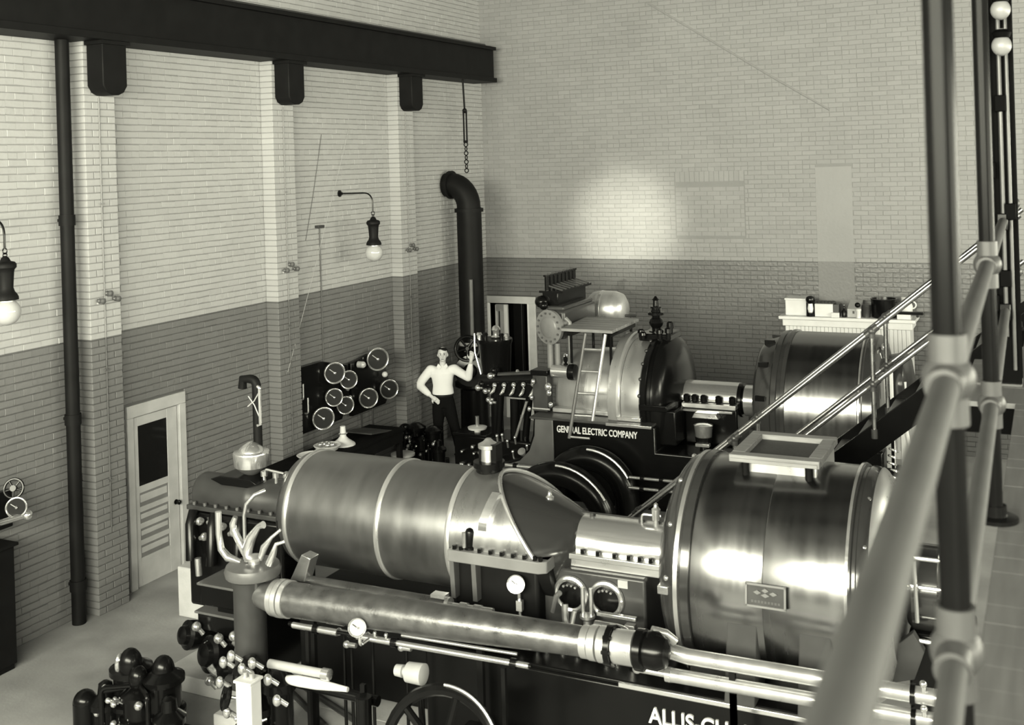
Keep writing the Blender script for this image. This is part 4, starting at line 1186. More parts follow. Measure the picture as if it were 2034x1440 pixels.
wc = la('wheel_case', 'black', gt, (4.58, GY, GZ), (1, 0, 0), [(0, 0.5), (0.002, 0.78), (0.03, 0.825), (0.10, 0.84), (0.12, 0.81), (0.16, 0.81), (0.18, 0.84), (0.26, 0.81), (0.33, 0.72), (0.38, 0.58), (0.41, 0.4), (0.42, 0.2)], 72)
for k in range(12):
    a = math.radians(10 + k * 15)
    MB().sphere((4.60, GY - math.cos(a) * .815, GZ + math.sin(a) * .815), 0.026, 8, 6).build('bolt', 'iron', wc)
bx('crown_plate', 'black', gt, 4.42, 4.86, 14.15, 14.65, 2.26, 2.36, 0.02)
for x, y, h in ((4.44, 14.2, .10), (4.50, 14.1, .08), (4.72, 14.15, .12), (4.82, 14.3, .20), (4.84, 14.15, .14)):
    la('crown_bolt', 'black', gt, (x, y, 2.30), (0, 0, 1), [(0, .035), (h * .6, .035), (h * .62, .05), (h, .045), (h + .02, .02)], 10)
rv = la('relief_valve', 'black', gt, (4.59, GY, 2.34), (0, 0, 1), [(0, .10), (.03, .10), (.035, .06), (.07, .06), (.10, .085), (.14, .10), (.18, .085), (.21, .055), (.24, .06), (.245, .11), (.28, .11), (.285, .07), (.33, .055), (.335, .075), (.36, .075), (.365, .04), (.44, .034), (.45, .05), (.47, .03), (.50, .01)], 24)
for sx in (-.045, .045):
    cy('valve_stud', 'iron', rv, (4.59 + sx * 1.8, GY - .02, 2.58), (4.59 + sx * 1.8, GY - .02, 2.68), 0.012, seg=8)
MB().box(4.3, 4.62, 13.56, 13.70, 1.307, 1.36).build('bright_foot', 'steel', gt, 0.006)
bx('wheel_saddle', 'black', gt, 4.50, 5.05, 13.7, 15.1, 1.0, 1.45, 0.02)
bx('case_flange', 'black', gt, 4.60, 4.98, 13.56, 15.24, 1.46, 1.54, 0.01)
# head: small gauge drum and column
la('governor_drum', 'steel', gt, (3.30, 13.78, 1.86), (1, 0, 0), [(0, .02), (0.002, .085), (.25, .085), (.26, .05)], 22)
la('governor_ring', 'black', gt, (3.55, 13.78, 1.86), (1, 0, 0), [(0, .05), (0, .105), (.04, .11), (.09, .105), (.10, .04)], 22)
la('lubricator', 'black', gt, (3.50, 13.78, 1.95), (0, 0, 1), [(0, .03), (.02, .03), (.03, .015), (.06, .03), (.10, .03), (.12, .012)], 12)
MB().torus((3.50, 13.78, 2.08), (0, 1, 0), .022, .008, 12, 6).build('lifting_eye', 'steel', gt)
bx('head_post', 'iron', gt, 3.02, 3.24, 13.72, 13.9, 1.307, 1.80, 0.012)
bx('post_cap', 'black', gt, 3.0, 3.26, 13.70, 13.92, 1.80, 1.87, 0.008)
for x, z, a in ((3.27, 1.66, .06), (3.28, 1.58, .045), (3.05, 1.72, .04), (3.02, 1.50, .035), (2.98, 1.34, .035), (3.3, 1.42, .04)):
    MB().sphere((x, 13.68, z), (a * .8, a * .8, a)).build('fitting', 'steel', gt)
tu('head_bar', 'steel', gt, [(3.02, 13.7, 1.35), (3.28, 13.7, 1.35)], 0.016, 8)

vg = thing('valve_gear', 'black valve gear beam with a row of bright levers left of the farther turbine', 'valve gear', (2.6, 13.9, 0.2))
MB().cyl((2.12, 13.95, 1.62), (3.02, 13.95, 1.70), 0.10, seg=20).build('beam', 'black', vg)
bx('beam_box', 'black', vg, 2.34, 3.02, 13.86, 14.04, 1.44, 1.66, 0.02)
for k in range(5):
    x = 2.38 + k * .15
    MB().sphere((x, 13.83, 1.60 + k * .012), .036).tube([(x, 13.84, 1.58), (x - .01, 13.80, 1.52), (x - .05, 13.79, 1.48)], [.02, .026, .012], 8).build('lever', 'steel', vg)
for x, z, rr_ in ((2.16, 1.60, .05), (2.10, 1.54, .045), (2.22, 1.50, .04), (2.30, 1.72, .045), (2.36, 1.80, .05), (2.26, 1.38, .035), (2.30, 1.34, .03)):
    MB().sphere((x, 13.86, z), rr_).cyl((x, 13.9, z), (x + .06, 13.9, z), rr_ * .6).build('fitting', 'steel' if rr_ < .048 else 'black', vg)
tu('top_bar', 'iron', vg, [(2.40, 13.92, 1.73), (3.0, 13.92, 1.79)], 0.035, 10)
la('bar_cup', 'steel', vg, (2.70, 13.92, 1.76), (0, 0, 1), [(0, .02), (.03, .02), (.035, .03), (.06, .015)], 10)
for (x0, z0), (x1, z1), r in (((2.40, 1.45), (2.30, 0.35), .05), ((2.62, 1.45), (2.60, 0.30), .07), ((2.85, 1.46), (2.75, 0.75), .05), ((2.95, 1.45), (2.98, 1.0), .05)):
    tu('column', 'black', vg, [(x0, 13.98, z0), (x1, 13.98, z1)], r, 12)
tu('bright_rod', 'steel', vg, [(2.86, 13.86, 1.40), (2.70, 13.80, 0.90)], 0.02, 8)
bx('tie_bar', 'steel_soft', vg, 2.60, 2.84, 13.86, 13.88, 1.42, 1.44)
bx('lower_casting', 'black', vg, 2.25, 2.98, 13.8, 14.4, 0.202, 0.85, 0.03)
for x, z in ((2.42, .86), (2.50, .88), (2.58, .80), (2.70, .86), (2.36, .72), (2.66, .66), (2.88, .76), (2.95, .62), (2.52, .55)):
    MB().cyl((x, 13.80, z - .05), (x, 13.78, z + .04), .014, seg=8).sphere((x, 13.78, z + .045), .024, 8, 6).build('stud', 'steel', vg)
la('gauge_bowl', 'steel_soft', vg, (2.96, 13.46, .80), (0, -.7, .7), [(-.05, .03), (0, .05), (.03, .055), (.035, .03)], 18)

pt = thing('dash_pot', 'black upright cylinder with bright fittings on its lid beside the open doorway', 'cylinder', (2.2, 14.2, 0.2))
la('body', 'black', pt, (2.22, 14.2, 1.62), (0, 0, 1), [(0, .14), (.03, .21), (.50, .235), (.52, .25), (.57, .25), (.58, .12)], 32)
la('lid_valve', 'steel', pt, (2.24, 14.2, 2.20), (0, 0, 1), [(0, .05), (.02, .08), (.04, .05), (.10, .05), (.12, .065), (.16, .05), (.18, .02)], 16)
for a in (-.22, -.12, .14, .22):
    la('lid_stud', 'steel' if abs(a) > .2 else 'black', pt, (2.22 + a, 14.13, 2.19), (0, 0, 1), [(0, .03), (.05, .03), (.055, .045), (.09, .03)], 12)
tu('side_rod', 'steel', pt, [(1.94, 14.1, 2.27), (1.95, 14.08, 2.0), (2.06, 14.05, 1.68)], .014, 8)
cy('leg', 'black', pt, (2.22, 14.2, 0.2), (2.22, 14.2, 1.64), .09)

# steam chest with cam rods, flanged end and bent drains
sc = thing('steam_chest', 'long dark steam chest with a round bolted end flange and a rack of upright rods', 'steam chest', (3.2, 14.4, 2.3))
la('end_flange', 'mid_grey', sc, (3.17, 13.98, 2.42), (-0.32, -0.95, 0), [(-.22, .16), (-.06, .16), (-.055, .235), (0, .24), (.005, .15), (.012, .14), (.02, .13), (.024, .02)], 36)
for k in range(14):
    a = 2 * PI * k / 14
    d = V((-0.32, -0.95, 0)).normalized()
    sd = d.cross(V((0, 0, 1))).normalized()
    c = V((3.17, 13.98, 2.42)) + sd * math.cos(a) * .195 + V((0, 0, math.sin(a) * .195))
    cy('bolt', 'grey', sc, c, c + d * .022, .016, seg=6)
MB().bar((3.22, 14.08, 2.44), (3.22, 15.25, 2.44), .30, .40).build('chest', 'iron', sc, 0.04)
MB().bar((3.22, 14.12, 2.66), (3.22, 15.2, 2.66), .26, .06).build('cover', 'iron', sc, 0.02)
MB().bar((3.10, 14.22, 2.78), (3.10, 15.25, 2.78), .24, .20).build('rack_base', 'black', sc, 0.01)
MB().bar((3.12, 14.2, 2.88), (3.12, 15.28, 2.88), .36, .03).build('rack_shelf', 'black', sc)
for k in range(8):
    p = V((3.04, 14.26, 2.89)).lerp(V((3.04, 15.22, 2.89)), k / 7)
    MB().cyl(p, p + V((0, 0, .20)), .034, seg=10).cyl(p + V((0, 0, .20)), p + V((0, 0, .225)), .052, seg=10).build('cam_rod', 'black', sc)
    MB().bar(p + V((.03, 0, .07)), p + V((.24, 0, .012)), .025, .02).build('cam_lever', 'iron', sc)
MB().sphere((2.98, 14.2, 2.74), (.1, .1, .09)).sphere((3.05, 14.1, 2.70), (.06, .06, .06)).build('rack_end', 'black', sc)
for pts, r in ((bend((3.17, 14.02, 2.2), (3.17, 14.02, 1.72), (3.36, 14.02, 1.69), .10), .045), ([(3.28, 14.02, 2.2), (3.28, 14.02, 1.72)], .04),
               ([(3.42, 14.0, 2.55), (3.48, 14.0, 2.50), (3.48, 14.0, 1.9)], .03)):
    tu('drain_pipe', 'mid_grey', sc, pts, r, 12)
bx('chest_bracket', 'grey', sc, 3.12, 3.42, 13.95, 14.08, 1.62, 1.74, 0.01)
sd_ = thing('steam_separator', 'bright rounded steel tank behind the rack of rods', 'tank', (3.7, 15.2, 2.3))
la('shell', 'lag_bright', sd_, (3.05, 15.75, 2.44), (1, 0, 0), [(0, .05), (.03, .20), (.10, .26), (.2, .275), (.45, .275), (.55, .24), (.61, .15), (.63, .04)], 36)
la('seam_band', 'steel', sd_, (3.28, 15.75, 2.44), (1, 0, 0), [(0, .26), (0, .283), (.04, .283), (.04, .26)], 36)
cy('cock_pipe', 'iron', sd_, (3.6, 15.7, 2.36), (3.86, 15.66, 2.37), .02, seg=8)
cy('tank_leg', 'black', sd_, (3.35, 15.75, 0.2), (3.35, 15.75, 2.2), .08)

pl = thing('platform', 'flat dark wooden platform above the farther turbine', 'platform', (3.85, 14.2, 2.45))
for k in range(6):
    a = 13.65 + k * .185
    MB().prism([(3.50 - k * .012, a), (4.24 - k * .003, a - .02), (4.236 - k * .003, a + .16), (3.49 - k * .012, a + .18)], 2.43, 2.47, 'xy').build('plank', 'wood', pl, 0.004)
for x in (3.58, 4.15):
    bx('bearer', 'black', pl, x - .03, x + .03, 13.72, 14.7, 2.36, 2.428)
    for y in (13.8, 14.6):
        cy('stay', 'black', pl, (x, y, 1.98), (x, y, 2.37), .02, seg=8)
ld = thing('ladder', 'short steel ladder leaning from the bedplate up to the platform', 'ladder', (3.85, 13.6, 0.9))
for xt, xb in ((3.87, 3.64), (4.15, 3.95)):
    MB().cyl((xb + .05, 13.45 if xb > 3.7 else 13.38, 1.307 if xb > 3.7 else 1.07), (xt, 13.62, 2.42), .024, seg=10).build('stile', 'lag_bright' if xt > 4 else 'grey', ld)
for k in range(4):
    z = 1.36 + k * .285
    f = (z - 1.02) / 1.4
    cy('rung', 'steel_soft', ld, (3.70 + .17 * f, 13.40 + .22 * f, z), (3.97 + .18 * f, 13.43 + .19 * f, z), .018, seg=8)
cy('rung', 'steel_soft', ld, (3.69, 13.385, 1.09), (3.98, 13.385, 1.09), .016, seg=8)

gbr = thing('bearing', 'bright half-round bearing with black bolts beside the farther generator', 'bearing', (5.5, GY, 0.95))
MB().arc_shell(GY, GZ, 0.05, 0.225, lambda t: (5.0, 5.72), 0.0, PI, 28).build('cover', 'steel', gbr)
bfl = bx('flange', 'steel_soft', gbr, 5.02, 5.74, 14.06, 14.74, 1.43, 1.49, 0.006)
bx('lower_flange', 'steel', gbr, 5.04, 5.70, 14.04, 14.2, 1.385, 1.415, 0.004)
for x in (5.07, 5.18, 5.30, 5.50, 5.68):
    la('bolt', 'black', bfl, (x, 14.13, 1.485), (0, 0, 1), [(0, .03), (.03, .045), (.09, .045), (.11, .02)], 8)
la('coupling', 'black', gbr, (5.72, GY, GZ), (1, 0, 0), [(0, .15), (0, .22), (.05, .22), (.05, .18), (.07, .18)], 28)
la('coupling_drum', 'steel', gbr, (5.80, GY, GZ), (1, 0, 0), [(0, .12), (.0, .20), (.14, .20), (.15, .1)], 28)
bx('pedestal', 'black', gbr, 5.05, 5.75, 14.1, 14.7, 0.955, 1.43, 0.02)
MB().prism([(5.18, 1.32), (5.54, 1.32), (5.50, 1.39), (5.22, 1.39)], 13.96, 14.1, 'xz').build('drip_tray', 'steel_soft', gbr, 0.01)
oc = thing('oil_can', 'polished can standing on a small stand below the farther bearing', 'can', (5.37, 13.9, 0.95))
la('body', 'steel', oc, (5.37, 13.85, 1.12), (0, 0, 1), [(0, .10), (.01, .105), (.14, .12), (.15, .125), (.155, .11), (.17, .06)], 28)
la('stand', 'black', oc, (5.37, 13.85, 0.2), (0, 0, 1), [(0, .16), (.05, .16), (.08, .06), (.8, .05), (.84, .10), (.92, .11)], 20)
MB().box(5.30, 5.48, 13.70, 13.78, 1.02, 1.06).build('drip_lip', 'steel', oc, 0.004)

gg2 = thing('generator', 'farther generator, large polished steel drum with dark end shields', 'generator', (6.8, GY, 0.95))
QR = 0.93
la('drum', 'gen', gg2, (6.48, GY, GZ), (1, 0, 0), [(0, QR - .01), (.01, QR), (.86, QR), (.87, QR - .01)], 96)
q1 = la('end_shield', 'gen_dark', gg2, (6.49, GY, GZ), (-1, 0, 0), [(0, QR - .02), (.005, QR + .02), (.05, QR + .022), (.06, QR - .005), (.10, QR - .005), (.11, QR + .01), (.17, QR), (.19, QR - .03), (.20, .86), (.38, .82), (.43, .76), (.45, .68), (.455, .2)], 72)
for k in range(5):
    a = math.radians(15 + k * 30)
    bx('vent_slot', 'black', q1, 6.12, 6.24, GY - math.cos(a) * .845 - .03, GY - math.cos(a) * .845 + .03, GZ + math.sin(a) * .845 - .03, GZ + math.sin(a) * .845 + .03)
la('shield_hoop', 'steel', q1, (6.47, GY, GZ), (-1, 0, 0), [(0, QR - .01), (0, QR + .012), (.025, QR + .012), (.025, QR - .01)], 72)
q2 = la('end_shield', 'gen_dark', gg2, (7.35, GY, GZ), (1, 0, 0), [(0, QR - .01), (.0, QR + .012), (.04, QR + .014), (.05, QR - .005), (.16, QR - .01), (.2, QR - .05), (.24, .72), (.26, .4), (.27, .1)], 72)
la('shield_hoop', 'steel', q2, (7.35, GY, GZ), (1, 0, 0), [(0, QR), (0, QR + .018), (.02, QR + .018), (.02, QR)], 72)
bx('saddle', 'black', gg2, 6.3, 7.45, 13.75, 15.1, 0.955, 1.1, 0.02)
la('exciter_case', 'gen_dark', gg2, (7.6, GY, GZ + .35), (1, 0, 0), [(0, .1), (.01, .34), (.2, .38), (.26, .30), (.30, .1)], 36)
MB().sphere((7.60, 14.1, 2.33), .05).cyl((7.60, 14.1, 2.2), (7.60, 14.1, 2.32), .02).build('top_cock', 'steel', gg2)
mb = thing('meter_board', 'white painted upright board behind the farther generator end', 'board', (7.68, 14.1, 0.2))
bx('board', 'white', mb, 7.58, 7.70, 13.95, 14.0, 0.9, 2.12, 0.006)
bx('side_board', 'white', mb, 7.76, 7.84, 14.05, 14.1, 0.9, 1.93, 0.006)
bx('foot', 'black_matt', mb, 7.55, 7.88, 13.9, 14.15, 0.2, 0.9, 0.01)

rh = thing('rheostat', 'dark box on a stand with bright coils and a slanting pale rod under the stairs', 'rheostat', (7.65, 12.9, 0))
bx('case', 'black', rh, 7.47, 7.72, 12.85, 13.15, 1.02, 1.38, 0.03)
bx('lid', 'iron', rh, 7.45, 7.70, 12.83, 13.17, 1.38, 1.41, 0.01)
for x in (7.50, 7.69):
    for y in (12.88, 13.12):
        bx('leg', 'black', rh, x - .02, x + .02, y - .02, y + .02, 0, 1.02)
for k in range(6):
    MB().torus((7.80 + .012 * (k % 3), 12.9, 1.02 + k * .075), (.3, .3, 1), .045, .014, 14, 6).build('coil', 'steel', rh)
tu('slanting_rod', 'white', rh, [(7.93, 13.0, 1.74), (8.0, 12.98, 1.27), (8.05, 12.96, 0.9)], .024, 8)
bx('coil_post', 'black', rh, 7.80, 7.83, 12.88, 12.92, 0, 1.55)
for k in range(5):
    MB().sphere((7.48 + k * .045, 12.86, 1.43), .018, 8, 6).build('terminal', 'steel', rh)

# great bent exhaust pipes in front of the far bedplate and the polished oil lines
for i, (xc, yy, zc, R_, lb) in enumerate(((4.03, 13.24, 0.38, 0.50, 'rear of the two big black arched pipes before the farther bedplate'),
                                          (3.76, 12.85, 0.13, 0.62, 'front of the two big black arched pipes before the farther bedplate'))):
    t = thing('arched_pipe', lb, 'pipe', (xc, yy, 0), 'arched exhaust pipes')
    MB().torus((xc, yy, zc), (0, 1, 0), R_, 0.17, 40, 18, 0, 2 * PI).build('bend', 'black', t) if False else \
        MB().tube([(xc - R_ * math.cos(PI * k / 24), yy, zc + R_ * math.sin(PI * k / 24)) for k in range(25)], 0.16, 18).build('bend', 'black', t)
    MB().tube([(xc - (R_ + .13) * math.cos(PI * k / 24), yy - .09, zc + (R_ + .13) * math.sin(PI * k / 24)) for k in range(12, 21)], 0.018, 8).build('bend_highlight', 'steel_soft', t)  # glint along the bend's upper right edge, built as a pale strip
    for sgn in (-1, 1):
        cy('standing_leg', 'black', t, (xc + sgn * R_, yy, 0.0), (xc + sgn * R_, yy, zc + .02), .16, seg=18) if zc > .02 else None
for yy, z, lb in ((13.15, .70, 'upper of two polished oil pipes running low before the farther bedplate'), (13.12, .58, 'lower of two polished oil pipes running low before the farther bedplate')):
    t = thing('oil_pipe', lb, 'pipe', (3.0, yy, z), 'oil pipes before the farther bedplate')
    tu('tube', 'steel', t, [(2.45, yy, z), (3.30, yy, z + .005)], .026, 10)
    tu('tube', 'steel', t, [(4.6, yy, z + .01), (6.0, yy, z + .02)], .02, 10)
    for x in (2.98, 4.75, 5.0, 5.3):
        la('joint', 'black', t, (x, yy, z + (x - 2.45) * .006), (1, 0, 0), [(0, .02), (0, .04), (.05, .04), (.05, .02)], 12)
    bx('pipe_stand', 'black', t, 2.55, 2.58, yy - .015, yy + .015, 0 if yy < 13.3 else .2, z - .02)
    bx('pipe_stand', 'black', t, 5.6, 5.63, yy - .015, yy + .015, 0, z)

# ------------------------------------------------------------------ along the left wall, low down
feed_pump('feed_pump', 'small black pump with many bright cocks on the floor in front of the man', 0.50, 15.02, 0.98, 21, 0.56,
          ((-.30, -.1, .55, .09, (.2, -1, .2)),))
ob = thing('oil_tank', 'square black tank with bright cocks and a pale round cap right of the man', 'tank', (1.40, 15.1, 0))
bx('body', 'black', ob, 1.13, 1.68, 14.85, 15.35, 0.02, 0.56, 0.015)
bx('lid', 'black', ob, 1.11, 1.70, 14.83, 15.37, 0.56, 0.60, 0.008)
la('round_cap', 'white', ob, (1.46, 15.0, 0.60), (0, 0, 1), [(0, .05), (.04, .05), (.045, .14), (.075, .15), (.085, .10), (.09, .02)], 24)
cy('cap_stem', 'steel', ob, (1.46, 15.0, .68), (1.46, 15.0, .84), .03, seg=10)
r_ = random.Random(4)
for k in range(13):
    x, z = r_.uniform(1.18, 1.64), r_.uniform(.1, .54)
    MB().cyl((x, 14.85, z), (x, 14.79, z), .018, seg=8).sphere((x + .015, 14.78, z), r_.uniform(.018, .034), 8, 6).build('cock', 'steel', ob)

wbn = thing('work_bench', 'dark work bench along the wall below the gauge boards', 'bench', (0.5, 12.6, 0))
for k in range(4):
    bx('top_board', 'trousers', wbn, .22 + k * .16, .375 + k * .16, 11.35, 13.9, .83, .87, 0.004)
for y in (11.45, 12.6, 13.8):
    for x in (.27, .80):
        bx('leg', 'black_matt', wbn, x - .035, x + .035, y - .035, y + .035, 0, .83)
bx('apron', 'black_matt', wbn, .80, .84, 11.4, 13.85, .68, .83)
lids = (('oil_pan', 'flat white pan at the near end of the work bench', 'pan', 12.02, [(0, .13), (.02, .17), (.05, .20), (.055, .185), (.03, .15)], 'white'),
        ('funnel', 'white metal funnel standing upside down on the work bench', 'funnel', 12.75, [(0, .17), (.02, .165), (.08, .08), (.12, .045), (.2, .04), (.26, .035)], 'white'),
        ('oil_bowl', 'white bowl holding bright cocks in the middle of the work bench', 'bowl', 12.38, [(0, .09), (.03, .14), (.09, .19), (.095, .175), (.05, .12)], 'white'))
for nm, lb, ct, y, prof, m in lids:
    t = thing(nm, lb, ct, (.55, y, .87))
    la('body', m, t, (.55, y, .871), (0, 0, 1), prof, 28)
    if nm == 'oil_bowl':
        for k in range(5):
            MB().sphere((.47 + k * .04, y - .06 + .05 * (k % 3), .97), .035, 8, 6).build('cock', 'steel', t)
    elif nm == 'oil_pan':
        MB().sphere((.6, y + .08, .95), (.05, .09, .03)).build('rag', 'shirt', t)
    else:
        MB().torus((.55, y, 1.03), (0, 0, 1), .05, .012, 16, 6).build('rim', 'steel', t)
tag(MB().box(.25, .75, 13.15, 13.75, .885, .905, MX.Rotation(math.radians(-8), 3, 'X')).build('drawing_board', 'iron', None, 0.004), 'dark flat board lying at the far end of the work bench', 'board')
rs = thing('round_stool', 'low stool with a pale round seat behind the nearer turbine', 'stool', (.7, 14.05, 0))
la('seat', 'pale_grey', rs, (.7, 14.05, .40), (0, 0, 1), [(0, .15), (.01, .18), (.04, .18), (.05, .15)], 28)
for k in range(4):
    a = PI / 4 + k * PI / 2
    cy('leg', 'black_matt', rs, (.7 + .16 * math.cos(a), 14.05 + .16 * math.sin(a), 0), (.7 + .10 * math.cos(a), 14.05 + .10 * math.sin(a), .40), .018, seg=8)

# ------------------------------------------------------------------ white cupboard and what stands on it
cbd = thing('cupboard', 'tall white beadboard cupboard against the back wall behind the stairs', 'cupboard', (6.53, 17.95, 0))
bx('carcass', 'white', cbd, 5.60, 7.48, 17.78, 18.24, 0.0, 2.09)
for k in range(31):
    bx('bead_board', 'white', cbd, 5.60 + k * .0607, 5.655 + k * .0607, 17.762, 17.781, 0.12, 1.98, 0.006)
bx('cornice', 'white', cbd, 5.56, 7.52, 17.735, 18.25, 1.98, 2.09, 0.01)
bx('top_board', 'white', cbd, 5.51, 7.57, 17.68, 18.25, 2.09, 2.14, 0.008)
bx('plinth', 'white', cbd, 5.60, 7.48, 17.75, 17.781, 0.0, 0.12, 0.004)
TZ = 2.142
t = thing('carton', 'large white carton at the left end of the cupboard top', 'box', (5.78, 17.95, TZ))
bx('body', 'white', t, 5.60, 5.93, 17.80, 18.1, TZ, TZ + .24, .006)
bx('lid', 'white', t, 5.59, 5.94, 17.79, 18.11, TZ + .24, TZ + .27, .004)
t = thing('lantern', 'small dark lantern with a handle between two white boxes on the cupboard', 'lantern', (6.0, 17.78, TZ))
la('base', 'black', t, (6.0, 17.78, TZ), (0, 0, 1), [(0, .07), (.05, .07), (.06, .04)], 18)
la('chimney', 'glass', t, (6.0, 17.78, TZ + .06), (0, 0, 1), [(0, .035), (.06, .05), (.14, .035)], 18)
la('hood', 'black', t, (6.0, 17.78, TZ + .2), (0, 0, 1), [(0, .05), (.03, .07), (.06, .075), (.10, .06), (.12, .02)], 18)
for a in (-.055, .055):
    cy('guard', 'black', t, (6.0 + a, 17.78, TZ + .04), (6.0 + a, 17.78, TZ + .22), .012, seg=8)
t = thing('tool_box', 'white box heaped with dark tools left of centre on the cupboard', 'box', (6.15, 17.8, TZ))
bx('body', 'white', t, 6.07, 6.35, 17.74, 17.95, TZ, TZ + .20, .006)
for k in range(5):
    MB().sphere((6.12 + k * .055, 17.84, TZ + .215), (.05, .05, .03), 8, 6).build('tool', 'iron', t)
bx('side_flap', 'iron', t, 6.352, 6.44, 17.74, 17.95, TZ, TZ + .20, .006)
tag(bx('small_box', 'white', None, 6.33, 6.45, 17.69, 17.735, TZ, TZ + .075, .004), 'smallest white box in front of the box of tools on the cupboard', 'box')
t = thing('bottle', 'short dark bottle right of the box of tools on the cupboard', 'bottle', (6.50, 17.8, TZ))
la('body', 'black', t, (6.51, 17.8, TZ), (0, 0, 1), [(0, .035), (.09, .035), (.12, .015), (.17, .014), (.175, .018)], 16)
cy('stopper', 'wood', t, (6.51, 17.8, TZ + .176), (6.51, 17.8, TZ + .195), .012, seg=10)
t = thing('grey_case', 'grey case with a slanting lid in the middle of the cupboard top', 'case', (6.65, 17.9, TZ))
MB().prism([(17.78, TZ), (18.1, TZ), (18.1, TZ + .24), (17.78, TZ + .13)], 6.56, 6.76, 'yz').build('body', 'pale_grey', t, .006)
bx('hasp', 'iron', t, 6.64, 6.67, 17.772, 17.78, TZ + .06, TZ + .1)
t = thing('oil_jar', 'pale jar with a dark round knob beside the black pot on the cupboard', 'jar', (6.72, 17.75, TZ))
la('body', 'white', t, (6.735, 17.735, TZ), (0, 0, 1), [(0, .035), (.10, .035), (.115, .045), (.14, .045), (.15, .02)], 16)
MB().sphere((6.725, 17.735, TZ + .20), .042).build('knob', 'black', t)
t = thing('tin', 'low dark tin standing close against the black pot on the cupboard', 'tin', (6.83, 17.85, TZ))
la('body', 'iron', t, (6.84, 17.85, TZ), (0, 0, 1), [(0, .055), (.15, .055), (.155, .058), (.19, .058), (.195, .04)], 18)
t = thing('pot', 'round black pot, the biggest thing on the cupboard', 'pot', (7.1, 17.95, TZ))
la('body', 'black', t, (7.09, 17.93, TZ), (0, 0, 1), [(0, .18), (.01, .185), (.27, .19), (.275, .2), (.29, .2), (.29, .18), (.2, .17)], 32)
MB().torus((7.30, 17.93, TZ + .2), (0, 1, 0), .035, .009, 14, 6).build('handle', 'iron', t)
tbx = tag(bx('flat_box', 'white', None, 7.30, 7.50, 17.74, 17.92, TZ, TZ + .075, .004), 'flat white box under the dark tray at the right end of the cupboard', 'box')
t = thing('tray', 'long dark tray jutting out past the right end of the cupboard', 'tray', (7.45, 17.85, TZ + .08))
bx('base', 'black', t, 7.28, 7.68, 17.72, 17.98, TZ + .077, TZ + .095, .003)
bx('rim', 'black', t, 7.28, 7.68, 17.72, 17.735, TZ + .095, TZ + .12, .002)
la('hook_ring', 'iron', t, (7.60, 17.73, TZ + .078), (0, 0, -1), [(0, .012), (.02, .025), (.04, .012)], 12)
t = thing('white_jug', 'white jug standing behind the tray at the right end of the cupboard', 'jug', (7.42, 18.08, TZ))
la('body', 'white', t, (7.40, 18.08, TZ), (0, 0, 1), [(0, .06), (.06, .09), (.16, .10), (.24, .07), (.30, .075), (.305, .06)], 20)
MB().torus((7.49, 18.08, TZ + .18), (0, 1, 0), .055, .012, 14, 6).build('handle', 'white', t)

# ------------------------------------------------------------------ stairs from the gallery down between the machines
SL = 0.835
st = thing('staircase', 'dark steel staircase descending from the gallery between the two machines', 'stairs', (7.3, 10.2, 0))


def tread(x):
    return 3.27 - (9.27 - x) * SL


XB = 9.27 - 3.27 / SL
for y in (9.76, 10.62):
    MB().prism([(XB - .05, 0.0), (XB + .14, 0.0), (9.27, tread(9.27) - .12), (9.27, tread(9.27) + .14), (XB - .05, .14)], y, y + .025, 'xz').build('stringer', 'post', st, 0.004)
for k in range(1, 16):
    z = 3.27 * k / 16
    x = XB + (9.27 - XB) * k / 16
    bx('tread', 'iron', st, x - .14, x + .12, 9.79, 10.615, z - .02, z + .012, 0.003)
for nm, y, lb in (('stair_rail', 9.772, 'near double pipe handrail of the stairs with polished rails'), ('stair_rail', 10.633, 'far double pipe handrail of the stairs with polished rails')):
    t = thing(nm, lb, 'handrail', (7.3, y, 1.0), 'stair handrails')
    for dz in (0.93, 0.48):
        tu('rail', 'hand_rail', t, [(XB + .15, y, tread(XB + .15) + dz), (9.25, y, tread(9.25) + dz)], .0215, 12)
    for x in (5.62, 6.87, 8.08):
        cy('post', 'hand_rail', t, (x, y, tread(x) + .02), (x, y, tread(x) + .93), .021, seg=12)
        for dz in (.48, .93):
            MB().sphere((x, y, tread(x) + dz), .038, 12, 8).cyl((x, y, tread(x) + dz - .06), (x, y, tread(x) + dz), .03, seg=12).cyl((x - .05, y, tread(x) + dz - .05 * SL), (x + .05, y, tread(x) + dz + .05 * SL), .029, seg=12).build('fitting', 'iron', t)
        MB().cyl((x, y, tread(x) + .02), (x, y, tread(x) + .10), .03, seg=12).build('foot', 'iron', t)

# ------------------------------------------------------------------ gallery posts and railing at the right
for x, y, lb in ((9.302, 2.352, 'tall dark pipe post nearest the camera, carrying two rails'),
                 (9.262, 4.66, 'second tall dark pipe post along the gallery edge'),
                 (9.21, 9.55, 'farthest tall dark pipe post, at the head of the stairs')):
    t = thing('gallery_post', lb, 'post', (x, y, 3.3), 'gallery posts')
    cy('pipe', 'post', t, (x, y, 3.30), (x, y, 9.95), .0295, seg=20)
    la('foot_flange', 'post', t, (x, y, 3.30), (0, 0, 1), [(0, .085), (.015, .085), (.02, .045), (.06, .042)], 20)
    for z in (3.75, 4.29):
        MB().sphere((x, y, z), .052, 18, 12).cyl((x, y, z - .09), (x, y, z + .09), .038, seg=18).cyl((x, y - .10, z), (x, y + .10, z), .036, seg=18).build('fitting', 'fitting', t)
hcx, hcy = 9.20, 7.40
t = thing('steel_column', 'broad black steel column on the gallery edge at the right of the frame', 'column', (hcx, hcy, 3.3))
